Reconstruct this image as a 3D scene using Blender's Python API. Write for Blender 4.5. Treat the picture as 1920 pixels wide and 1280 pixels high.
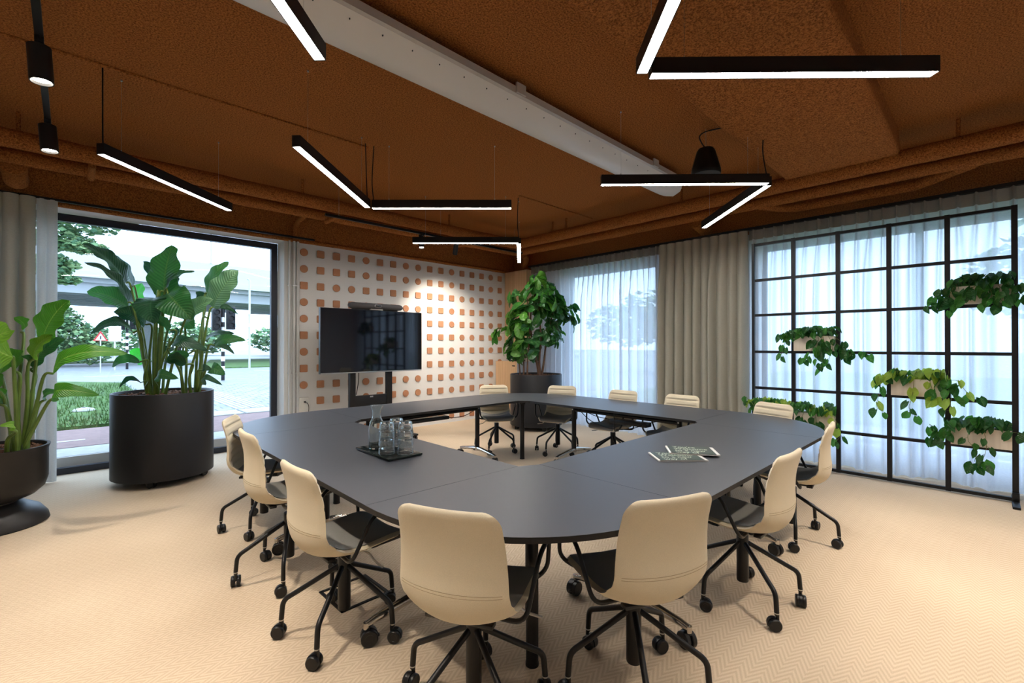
import bpy, bmesh, math, random
from mathutils import Vector, Matrix
import numpy as np

for o in list(bpy.data.objects):
    bpy.data.objects.remove(o)
SC = bpy.context.scene
COL = SC.collection
PI = math.pi

# ------------------------------------------------------------------ camera
cam_d = bpy.data.cameras.new('camera')
cam = bpy.data.objects.new('camera', cam_d)
COL.objects.link(cam)
cam_d.sensor_fit = 'HORIZONTAL'
cam_d.sensor_width = 36.0
cam_d.lens = 36.0 * 861.3 / 1920.0
cam_d.shift_x = 4.3 / 1920.0
cam_d.shift_y = 3.37 / 1920.0
cam_d.clip_start = 0.05
cam_d.clip_end = 500
cam.location = (0, 0, 1.47)
cam.rotation_euler = (PI / 2 + 0.0048, 0, 0.8079 - PI / 2)
SC.camera = cam

# ------------------------------------------------------------------ view / world
vs = SC.view_settings
SC.display_settings.display_device = 'sRGB'
vs.view_transform = 'Standard'
vs.look = 'None'
vs.gamma = 1.0
vs.use_curve_mapping = False
vs.exposure = 0.0

SKY = 5.6
LAMP_E = 84.0
SPOT_W = 195.0
world = bpy.data.worlds.new('overcast_sky')
SC.world = world
world.use_nodes = True
wn = world.node_tree.nodes
wl = world.node_tree.links
wn.clear()
w_out = wn.new('ShaderNodeOutputWorld')
w_bg = wn.new('ShaderNodeBackground')
w_tc = wn.new('ShaderNodeTexCoord')
w_nz = wn.new('ShaderNodeTexNoise')
w_nz.inputs['Scale'].default_value = 2.2
w_nz.inputs['Detail'].default_value = 5
w_rp = wn.new('ShaderNodeValToRGB')
w_rp.color_ramp.elements[0].position = 0.3
w_rp.color_ramp.elements[0].color = (0.50, 0.70, 1.0, 1)
w_rp.color_ramp.elements[1].position = 0.7
w_rp.color_ramp.elements[1].color = (0.62, 0.80, 1.0, 1)
wl.new(w_tc.outputs['Generated'], w_nz.inputs['Vector'])
wl.new(w_nz.outputs['Fac'], w_rp.inputs['Fac'])
wl.new(w_rp.outputs['Color'], w_bg.inputs['Color'])
w_bg.inputs['Strength'].default_value = SKY
wl.new(w_bg.outputs['Background'], w_out.inputs['Surface'])

SC.cycles.max_bounces = 16
SC.cycles.diffuse_bounces = 4
SC.cycles.glossy_bounces = 4
SC.cycles.transmission_bounces = 16
SC.cycles.transparent_max_bounces = 16
SC.cycles.caustics_reflective = False
SC.cycles.caustics_refractive = False
SC.cycles.sample_clamp_indirect = 6.0
SC.cycles.use_denoising = True


def portal(name, loc, rot, sx, sy):
    d = bpy.data.lights.new(name, 'AREA')
    d.shape = 'RECTANGLE'
    d.size, d.size_y = sx, sy
    d.cycles.is_portal = True
    o = bpy.data.objects.new(name, d)
    o.location = loc
    o.rotation_euler = rot
    COL.objects.link(o)


# daylight enters through the three windows (sampling portals only, they give no light of their own)
portal('window_portal', (0.3, 7.42, 1.55), (-PI / 2, 0, 0), 4.1, 2.9)
portal('window_portal', (7.28, 4.8, 1.55), (0, PI / 2, 0), 2.75, 2.0)
portal('window_portal', (7.28, 0.6, 1.55), (0, PI / 2, 0), 2.75, 3.4)

# ------------------------------------------------------------------ materials
MATS = {}


def nodes_of(m):
    return m.node_tree.nodes, m.node_tree.links


def mat(name, col, rough=0.5, metal=0.0, spec=0.5, noise=0.0, nscale=20.0, bump=0.0, bscale=60.0, bdist=0.01, coat=0.0, sheen=0.0):
    """Principled material with optional noise variation of the colour and a noise bump, in object space."""
    m = bpy.data.materials.new(name)
    m.use_nodes = True
    n, l = nodes_of(m)
    b = n['Principled BSDF']
    b.inputs['Base Color'].default_value = (*col, 1)
    b.inputs['Roughness'].default_value = rough
    b.inputs['Metallic'].default_value = metal
    b.inputs['Specular IOR Level'].default_value = spec
    b.inputs['Coat Weight'].default_value = coat
    b.inputs['Sheen Weight'].default_value = sheen
    geo = n.new('ShaderNodeNewGeometry')
    if noise > 0:
        t = n.new('ShaderNodeTexNoise')
        t.inputs['Scale'].default_value = nscale
        t.inputs['Detail'].default_value = 4
        l.new(geo.outputs['Position'], t.inputs['Vector'])
        r = n.new('ShaderNodeValToRGB')
        r.color_ramp.elements[0].position = 0.3
        r.color_ramp.elements[1].position = 0.7
        r.color_ramp.elements[0].color = (*[c * (1 - noise) for c in col], 1)
        r.color_ramp.elements[1].color = (*[min(1, c * (1 + noise)) for c in col], 1)
        l.new(t.outputs['Fac'], r.inputs['Fac'])
        l.new(r.outputs['Color'], b.inputs['Base Color'])
    if bump > 0:
        t = n.new('ShaderNodeTexNoise')
        t.inputs['Scale'].default_value = bscale
        t.inputs['Detail'].default_value = 3
        l.new(geo.outputs['Position'], t.inputs['Vector'])
        k = n.new('ShaderNodeBump')
        k.inputs['Strength'].default_value = bump
        k.inputs['Distance'].default_value = bdist
        l.new(t.outputs['Fac'], k.inputs['Height'])
        l.new(k.outputs['Normal'], b.inputs['Normal'])
    MATS[name] = m
    return m


def emit(name, col, s):
    m = bpy.data.materials.new(name)
    m.use_nodes = True
    n, l = nodes_of(m)
    n.clear()
    o = n.new('ShaderNodeOutputMaterial')
    e = n.new('ShaderNodeEmission')
    e.inputs['Color'].default_value = (*col, 1)
    e.inputs['Strength'].default_value = s
    l.new(e.outputs['Emission'], o.inputs['Surface'])
    return m


def math_node(n, l, op, a, b=None, c=None):
    k = n.new('ShaderNodeMath')
    k.operation = op
    for i, v in enumerate((a, b, c)):
        if v is None:
            continue
        if isinstance(v, (int, float)):
            k.inputs[i].default_value = v
        else:
            l.new(v, k.inputs[i])
    return k.outputs[0]


def carpet_material():
    m = bpy.data.materials.new('herringbone_carpet')
    m.use_nodes = True
    n, l = nodes_of(m)
    b = n['Principled BSDF']
    geo = n.new('ShaderNodeNewGeometry')
    sp = n.new('ShaderNodeSeparateXYZ')
    l.new(geo.outputs['Position'], sp.inputs[0])
    M = lambda op, a, b_=None, c=None: math_node(n, l, op, a, b_, c)
    # zigzag columns run along X, 44 mm wide; yarn rows at 1:2 to the column
    tri = M('PINGPONG', sp.outputs['Y'], 0.0443)
    f = M('ADD', sp.outputs['X'], M('MULTIPLY', tri, 2.0))
    st = M('SINE', M('MULTIPLY', f, 2 * PI / 0.042))
    nz = n.new('ShaderNodeTexNoise')
    nz.inputs['Scale'].default_value = 260
    nz.inputs['Detail'].default_value = 2
    l.new(geo.outputs['Position'], nz.inputs['Vector'])
    big = n.new('ShaderNodeTexNoise')
    big.inputs['Scale'].default_value = 1.3
    l.new(geo.outputs['Position'], big.inputs['Vector'])
    h = M('ADD', M('MULTIPLY', st, 0.30), M('MULTIPLY', nz.outputs['Fac'], 1.3))
    r = n.new('ShaderNodeValToRGB')
    r.color_ramp.elements[0].position = 0.0
    r.color_ramp.elements[0].color = (0.40, 0.30, 0.205, 1)
    r.color_ramp.elements[1].position = 1.0
    r.color_ramp.elements[1].color = (0.84, 0.70, 0.525, 1)
    k = M('ADD', M('MULTIPLY', h, 0.42), M('MULTIPLY', big.outputs['Fac'], 0.3))
    l.new(k, r.inputs['Fac'])
    l.new(r.outputs['Color'], b.inputs['Base Color'])
    b.inputs['Roughness'].default_value = 0.95
    b.inputs['Specular IOR Level'].default_value = 0.1
    bp = n.new('ShaderNodeBump')
    bp.inputs['Strength'].default_value = 0.5
    bp.inputs['Distance'].default_value = 0.004
    l.new(h, bp.inputs['Height'])
    l.new(bp.outputs['Normal'], b.inputs['Normal'])
    return m


def spray_material():
    """brown sprayed acoustic cellulose: fuzzy grains"""
    m = bpy.data.materials.new('acoustic_spray')
    m.use_nodes = True
    n, l = nodes_of(m)
    b = n['Principled BSDF']
    geo = n.new('ShaderNodeNewGeometry')
    t = n.new('ShaderNodeTexNoise')
    t.inputs['Scale'].default_value = 85
    t.inputs['Detail'].default_value = 5
    t.inputs['Roughness'].default_value = 0.7
    l.new(geo.outputs['Position'], t.inputs['Vector'])
    r = n.new('ShaderNodeValToRGB')
    r.color_ramp.elements[0].position = 0.36
    r.color_ramp.elements[0].color = (0.15, 0.049, 0.013, 1)
    r.color_ramp.elements[1].position = 0.62
    r.color_ramp.elements[1].color = (0.56, 0.205, 0.060, 1)
    l.new(t.outputs['Fac'], r.inputs['Fac'])
    l.new(r.outputs['Color'], b.inputs['Base Color'])
    b.inputs['Roughness'].default_value = 1.0
    b.inputs['Specular IOR Level'].default_value = 0.05
    bp = n.new('ShaderNodeBump')
    bp.inputs['Strength'].default_value = 0.9
    bp.inputs['Distance'].default_value = 0.02
    l.new(t.outputs['Fac'], bp.inputs['Height'])
    l.new(bp.outputs['Normal'], b.inputs['Normal'])
    return m


def wood_material(name, c1, c2, scale=1.0):
    m = bpy.data.materials.new(name)
    m.use_nodes = True
    n, l = nodes_of(m)
    b = n['Principled BSDF']
    geo = n.new('ShaderNodeNewGeometry')
    mp = n.new('ShaderNodeMapping')
    mp.inputs['Scale'].default_value = (45 * scale, 45 * scale, 1.2 * scale)
    l.new(geo.outputs['Position'], mp.inputs['Vector'])
    t = n.new('ShaderNodeTexNoise')
    t.inputs['Scale'].default_value = 1.0
    t.inputs['Detail'].default_value = 4
    l.new(mp.outputs[0], t.inputs['Vector'])
    r = n.new('ShaderNodeValToRGB')
    r.color_ramp.elements[0].position = 0.3
    r.color_ramp.elements[1].position = 0.7
    r.color_ramp.elements[0].color = (*c1, 1)
    r.color_ramp.elements[1].color = (*c2, 1)
    l.new(t.outputs['Fac'], r.inputs['Fac'])
    l.new(r.outputs['Color'], b.inputs['Base Color'])
    b.inputs['Roughness'].default_value = 0.5
    return m


def cloth_material(name, col, trans, transp, weave=900.0):
    """woven curtain cloth: diffuse + translucent, with open weave letting light straight through (less at grazing view)"""
    m = bpy.data.materials.new(name)
    m.use_nodes = True
    n, l = nodes_of(m)
    n.clear()
    out = n.new('ShaderNodeOutputMaterial')
    d = n.new('ShaderNodeBsdfDiffuse')
    t = n.new('ShaderNodeBsdfTranslucent')
    mx = n.new('ShaderNodeMixShader')
    geo = n.new('ShaderNodeNewGeometry')
    nz = n.new('ShaderNodeTexNoise')
    mp = n.new('ShaderNodeMapping')
    mp.inputs['Scale'].default_value = (60, 60, 220)
    l.new(geo.outputs['Position'], mp.inputs['Vector'])
    l.new(mp.outputs[0], nz.inputs['Vector'])
    nz.inputs['Scale'].default_value = 1.0
    r = n.new('ShaderNodeValToRGB')
    r.color_ramp.elements[0].color = (*[c * 0.85 for c in col], 1)
    r.color_ramp.elements[1].color = (*[min(1, c * 1.1) for c in col], 1)
    l.new(nz.outputs['Fac'], r.inputs['Fac'])
    l.new(r.outputs['Color'], d.inputs['Color'])
    l.new(r.outputs['Color'], t.inputs['Color'])
    mx.inputs[0].default_value = trans
    l.new(d.outputs[0], mx.inputs[1])
    l.new(t.outputs[0], mx.inputs[2])
    if transp > 0:
        tr = n.new('ShaderNodeBsdfTransparent')
        tr.inputs['Color'].default_value = (0.92, 0.96, 1.0, 1)
        lw = n.new('ShaderNodeLayerWeight')
        lw.inputs['Blend'].default_value = 0.5
        fac = math_node(n, l, 'MULTIPLY', math_node(n, l, 'SUBTRACT', 1.0, lw.outputs['Facing']), transp)
        m2 = n.new('ShaderNodeMixShader')
        l.new(fac, m2.inputs[0])
        l.new(mx.outputs[0], m2.inputs[1])
        l.new(tr.outputs[0], m2.inputs[2])
        l.new(m2.outputs[0], out.inputs['Surface'])
    else:
        l.new(mx.outputs[0], out.inputs['Surface'])
    return m


def pane_material(name, tint=(0.97, 0.985, 1.0)):
    """thin window glass"""
    m = bpy.data.materials.new(name)
    m.use_nodes = True
    n, l = nodes_of(m)
    n.clear()
    out = n.new('ShaderNodeOutputMaterial')
    tr = n.new('ShaderNodeBsdfTransparent')
    tr.inputs['Color'].default_value = (*tint, 1)
    gl = n.new('ShaderNodeBsdfGlossy')
    gl.inputs['Roughness'].default_value = 0.0
    fr = n.new('ShaderNodeLayerWeight')
    fr.inputs['Blend'].default_value = 0.5
    sch = math_node(n, l, 'MULTIPLY_ADD', math_node(n, l, 'POWER', fr.outputs['Facing'], 5.0), 0.9, 0.035)
    mx = n.new('ShaderNodeMixShader')
    l.new(sch, mx.inputs[0])
    l.new(tr.outputs[0], mx.inputs[1])
    l.new(gl.outputs[0], mx.inputs[2])
    l.new(mx.outputs[0], out.inputs['Surface'])
    return m


def leaf_material(name, dark, light, vein, transl=0.35, rough=0.36, veins=17.0, tcol=None):
    """leaf: u runs across (0..1, midrib at .5), v from base to tip; pale midrib, fine side veins"""
    m = bpy.data.materials.new(name)
    m.use_nodes = True
    n, l = nodes_of(m)
    n.clear()
    M = lambda op, a, b_=None, c=None: math_node(n, l, op, a, b_, c)
    out = n.new('ShaderNodeOutputMaterial')
    p = n.new('ShaderNodeBsdfPrincipled')
    t = n.new('ShaderNodeBsdfTranslucent')
    mx = n.new('ShaderNodeMixShader')
    uv = n.new('ShaderNodeUVMap')
    sp = n.new('ShaderNodeSeparateXYZ')
    l.new(uv.outputs[0], sp.inputs[0])
    across = M('ABSOLUTE', M('SUBTRACT', sp.outputs['X'], 0.5))
    side = M('SINE', M('MULTIPLY', M('SUBTRACT', sp.outputs['Y'], M('MULTIPLY', across, 0.35)), veins * 2 * PI))
    sidef = M('MULTIPLY', M('ADD', side, 1.0), 0.5)
    geo = n.new('ShaderNodeNewGeometry')
    oi = n.new('ShaderNodeObjectInfo')
    nz = n.new('ShaderNodeTexNoise')
    nz.inputs['Scale'].default_value = 9
    l.new(geo.outputs['Position'], nz.inputs['Vector'])
    fac = M('ADD', M('MULTIPLY', sidef, 0.60), M('MULTIPLY', nz.outputs['Fac'], 0.5))
    fac = M('ADD', fac, M('MULTIPLY', M('SUBTRACT', oi.outputs['Random'], 0.5), 0.5))
    r = n.new('ShaderNodeValToRGB')
    r.color_ramp.elements[0].position = 0.1
    r.color_ramp.elements[1].position = 0.85
    r.color_ramp.elements[0].color = (*dark, 1)
    r.color_ramp.elements[1].color = (*light, 1)
    l.new(fac, r.inputs['Fac'])
    mid = M('LESS_THAN', across, 0.022)
    mc = n.new('ShaderNodeMix')
    mc.data_type = 'RGBA'
    l.new(mid, mc.inputs[0])
    l.new(r.outputs['Color'], mc.inputs[6])
    mc.inputs[7].default_value = (*vein, 1)
    l.new(mc.outputs[2], p.inputs['Base Color'])
    p.inputs['Roughness'].default_value = rough
    bp = n.new('ShaderNodeBump')
    bp.inputs['Strength'].default_value = 0.45
    bp.inputs['Distance'].default_value = 0.006
    l.new(sidef, bp.inputs['Height'])
    l.new(bp.outputs['Normal'], p.inputs['Normal'])
    if tcol is None:
        tcol = tuple(min(1, c * 1.6) for c in light)
    t.inputs['Color'].default_value = (*tcol, 1)
    mx.inputs[0].default_value = transl
    l.new(p.outputs[0], mx.inputs[1])
    l.new(t.outputs[0], mx.inputs[2])
    l.new(mx.outputs[0], out.inputs['Surface'])
    return m


def glass_material(name, tint=(0.85, 0.95, 0.93), painted_shine=0.09):
    m = bpy.data.materials.new(name)
    m.use_nodes = True
    n, l = nodes_of(m)
    n.clear()
    out = n.new('ShaderNodeOutputMaterial')
    g = n.new('ShaderNodeBsdfGlass')
    g.inputs['Color'].default_value = (*tint, 1)
    g.inputs['IOR'].default_value = 1.46
    g.inputs['Roughness'].default_value = 0.0
    shine_t = n.new('ShaderNodeBsdfTranslucent')  # pale share stands in for window and lamp reflections in the glass
    shine_t.inputs['Color'].default_value = (0.80, 0.95, 0.97, 1)
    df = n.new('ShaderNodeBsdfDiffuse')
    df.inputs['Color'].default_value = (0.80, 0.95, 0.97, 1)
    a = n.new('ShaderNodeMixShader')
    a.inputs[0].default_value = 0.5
    l.new(shine_t.outputs[0], a.inputs[1])
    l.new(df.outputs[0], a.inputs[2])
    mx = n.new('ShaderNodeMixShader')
    mx.inputs[0].default_value = painted_shine
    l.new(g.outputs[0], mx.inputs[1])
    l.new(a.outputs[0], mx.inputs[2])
    l.new(mx.outputs[0], out.inputs['Surface'])
    return m


M_CARPET = carpet_material()
M_SPRAY = spray_material()
M_WALL = mat('white_paint', (0.80, 0.79, 0.765), 0.85, bump=0.15, bscale=220, bdist=0.002)
M_REVEAL = mat('reveal_paint', (0.75, 0.75, 0.74), 0.7)
M_FRAME = mat('dark_window_frame', (0.012, 0.016, 0.03), 0.4)
M_BLACK = mat('black_powder_coat', (0.006, 0.006, 0.007), 0.45, spec=0.35)
M_BLACKM = mat('black_steel_tube', (0.005, 0.005, 0.006), 0.4, spec=0.35)
M_RUBBER = mat('black_rubber', (0.012, 0.012, 0.013), 0.6)
M_PLASTIC = mat('black_plastic', (0.006, 0.006, 0.007), 0.35, spec=0.4)
M_CHROME = mat('polished_aluminium', (0.72, 0.69, 0.65), 0.18, metal=1.0)
M_STEEL = mat('brushed_steel', (0.55, 0.54, 0.52), 0.35, metal=1.0)
M_WHITEMETAL = mat('white_lacquered_sheet', (0.78, 0.745, 0.70), 0.45)
M_GREYMETAL = mat('grey_lacquered_rail', (0.45, 0.42, 0.39), 0.5)
M_CORK = mat('terracotta_cork', (0.50, 0.235, 0.125), 0.85, noise=0.2, nscale=160, bump=0.2, bscale=300, bdist=0.002)
M_TABLE = mat('dark_grey_laminate', (0.056, 0.060, 0.072), 0.42, spec=0.45, bump=0.03, bscale=900, bdist=0.0005)
M_EDGE = mat('black_table_edge', (0.012, 0.011, 0.011), 0.5, spec=0.3)
M_FABRIC = mat('cream_wool_fabric', (0.73, 0.635, 0.46), 0.95, spec=0.1, noise=0.06, nscale=420, bump=0.35, bscale=750, bdist=0.0015, sheen=0.15)
M_SEAT = mat('grey_wool_fabric', (0.27, 0.265, 0.25), 0.95, spec=0.1, noise=0.08, nscale=420, bump=0.35, bscale=750, bdist=0.0015)
M_SEAM = mat('fabric_seam', (0.42, 0.33, 0.21), 0.95, spec=0.1)
M_POT = mat('matt_black_planter', (0.007, 0.007, 0.009), 0.5, spec=0.4, bump=0.04, bscale=400, bdist=0.001)
M_BOWL = mat('dark_bronze_planter', (0.02, 0.018, 0.017), 0.45, metal=0.3, noise=0.25, nscale=8)
M_BARK = mat('bark_chips', (0.14, 0.062, 0.028), 0.9, noise=0.6, nscale=45)
M_SOIL = mat('dark_potting_soil', (0.03, 0.018, 0.011), 1.0, noise=0.6, nscale=60, bump=1.0, bscale=70, bdist=0.02)
M_TRUNK = mat('brown_bark', (0.13, 0.065, 0.035), 0.8, noise=0.35, nscale=50, bump=0.5, bscale=90, bdist=0.004)
M_STALK = mat('leaf_stalk', (0.115, 0.20, 0.035), 0.45, noise=0.3, nscale=9)
M_STALK2 = mat('vine_stem', (0.17, 0.19, 0.05), 0.55)
M_OAK = wood_material('oak_veneer', (0.56, 0.36, 0.20), (0.70, 0.48, 0.29))
M_PLY = wood_material('birch_plywood', (0.64, 0.55, 0.45), (0.76, 0.67, 0.56), 0.6)
M_CABSIDE = mat('light_grey_side_panel', (0.50, 0.51, 0.54), 0.6)
M_SCREEN = mat('switched_off_screen', (0.003, 0.003, 0.006), 0.05, spec=0.5)
M_BEZEL = mat('television_bezel', (0.02, 0.02, 0.022), 0.35)
M_SPEAKERCLOTH = mat('dark_grille_cloth', (0.055, 0.052, 0.055), 0.9, bump=0.4, bscale=900, bdist=0.001)
M_SILVER = mat('silver_plastic', (0.45, 0.45, 0.46), 0.3, metal=0.6)
M_OUTLET = mat('ivory_plastic', (0.86, 0.84, 0.78), 0.4)
M_PIPEWHITE = mat('white_painted_pipe', (0.70, 0.70, 0.69), 0.5)
M_SHEER = cloth_material('sheer_white_voile', (0.80, 0.83, 0.88), 0.74, 0.19)
M_HEADER = cloth_material('curtain_header_tape', (0.36, 0.34, 0.31), 0.15, 0.0)
M_DRAPE = cloth_material('greige_linen_drape', (0.42, 0.40, 0.33), 0.08, 0.0)
M_DRAPE_DAYLIT = cloth_material('greige_linen_daylit', (0.50, 0.48, 0.44), 0.30, 0.03)  # same drape linen, daylight put into a paler, cooler colour
M_PANE = pane_material('window_glass')
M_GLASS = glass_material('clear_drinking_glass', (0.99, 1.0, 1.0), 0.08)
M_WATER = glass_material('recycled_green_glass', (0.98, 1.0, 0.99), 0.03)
M_TRAY = mat('black_glossy_tray', (0.008, 0.014, 0.013), 0.12)
M_PAPER = mat('white_paper', (0.80, 0.79, 0.76), 0.7)
M_COVER = mat('dark_green_cover', (0.035, 0.060, 0.050), 0.4)
M_INK = mat('pale_green_ink', (0.74, 0.82, 0.66), 0.6)
M_LAMP = emit('lamp_diffuser_glow', (1.0, 0.965, 0.915), LAMP_E)
M_SPOTLENS = emit('spot_lens_glow', (1.0, 0.90, 0.76), 30.0)
M_STREL = [
    leaf_material('strelitzia_leaf_deep', (0.010, 0.065, 0.016), (0.040, 0.170, 0.038), (0.10, 0.22, 0.05)),
    leaf_material('strelitzia_leaf_dark', (0.006, 0.038, 0.016), (0.022, 0.095, 0.036), (0.04, 0.12, 0.05), 0.25),
    leaf_material('strelitzia_leaf_bright', (0.02, 0.26, 0.025), (0.05, 0.45, 0.04), (0.12, 0.40, 0.06), 0.5),
    leaf_material('strelitzia_leaf_pale', (0.055, 0.15, 0.06), (0.11, 0.24, 0.11), (0.14, 0.26, 0.10), 0.3),
    leaf_material('strelitzia_leaf_fresh', (0.025, 0.14, 0.010), (0.075, 0.27, 0.020), (0.30, 0.48, 0.10), 0.35, veins=22),
    leaf_material('strelitzia_leaf_lime', (0.10, 0.26, 0.015), (0.19, 0.40, 0.035), (0.36, 0.52, 0.12), 0.4),
]
M_FIG = [
    leaf_material('fig_leaf_dark', (0.010, 0.060, 0.012), (0.030, 0.140, 0.025), (0.18, 0.30, 0.12), 0.2, 0.3, 6),
    leaf_material('fig_leaf_mid', (0.020, 0.100, 0.014), (0.055, 0.220, 0.030), (0.22, 0.36, 0.12), 0.3, 0.3, 6),
    leaf_material('fig_leaf_light', (0.050, 0.180, 0.016), (0.120, 0.330, 0.040), (0.32, 0.46, 0.16), 0.35, 0.35, 6),
]
M_POTHOS = [
    leaf_material('vine_leaf_dark', (0.008, 0.055, 0.010), (0.024, 0.120, 0.020), (0.05, 0.16, 0.03), 0.25, 0.3, 7),
    leaf_material('vine_leaf_mid', (0.022, 0.120, 0.014), (0.055, 0.215, 0.030), (0.12, 0.28, 0.05), 0.35, 0.32, 7),
    leaf_material('vine_leaf_lime', (0.20, 0.34, 0.030), (0.38, 0.50, 0.070), (0.44, 0.55, 0.12), 0.45, 0.35, 7),
]
M_GRASS = mat('lawn', (0.068, 0.136, 0.031), 1.0, noise=0.5, nscale=7, bump=0.6, bscale=40, bdist=0.05)
M_ASPHALT = mat('wet_asphalt', (0.245, 0.252, 0.258), 0.7, noise=0.12, nscale=3)
M_REDPATH = mat('red_bike_path', (0.231, 0.15, 0.139), 0.9, noise=0.12, nscale=9)
M_KERB = mat('concrete_kerb', (0.381, 0.381, 0.367), 0.9, noise=0.1, nscale=12)
M_LINE = mat('road_paint', (0.462, 0.462, 0.462), 0.8)
M_BRIDGE = mat('bridge_concrete', (0.449, 0.456, 0.462), 0.9, noise=0.06, nscale=0.6)
M_BRIDGEW = mat('bridge_parapet', (0.49, 0.49, 0.49), 0.8)
M_TREE = [mat('tree_leaf_dark', (0.095, 0.204, 0.102), 0.7), mat('tree_leaf_mid', (0.177, 0.313, 0.136), 0.7), mat('tree_leaf_light', (0.286, 0.408, 0.184), 0.7)]
M_TREEBARK = mat('tree_bark', (0.06, 0.045, 0.035), 0.9)
M_RED = mat('sign_red', (0.55, 0.03, 0.03), 0.5)
M_WHITE = mat('sign_white', (0.78, 0.78, 0.78), 0.5)
M_BLUE = mat('sign_blue', (0.03, 0.10, 0.45), 0.5)
M_REDLIGHT = emit('red_signal_light', (1.0, 0.08, 0.04), 5.0)
M_JACKET = mat('dark_jacket', (0.05, 0.06, 0.10), 0.9)
M_SKIN = mat('skin', (0.55, 0.36, 0.27), 0.6)


def paver_material():
    m = bpy.data.materials.new('grey_pavers')
    m.use_nodes = True
    n, l = nodes_of(m)
    b = n['Principled BSDF']
    geo = n.new('ShaderNodeNewGeometry')
    t = n.new('ShaderNodeTexBrick')
    t.inputs['Scale'].default_value = 1.0
    t.inputs['Brick Width'].default_value = 0.3
    t.inputs['Row Height'].default_value = 0.3
    t.inputs['Mortar Size'].default_value = 0.015
    t.inputs['Color1'].default_value = (0.25, 0.26, 0.28, 1)
    t.inputs['Color2'].default_value = (0.32, 0.33, 0.34, 1)
    t.inputs['Mortar'].default_value = (0.13, 0.14, 0.13, 1)
    l.new(geo.outputs['Position'], t.inputs['Vector'])
    l.new(t.outputs['Color'], b.inputs['Base Color'])
    b.inputs['Roughness'].default_value = 0.9
    return m


M_PAVER = paver_material()


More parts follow.
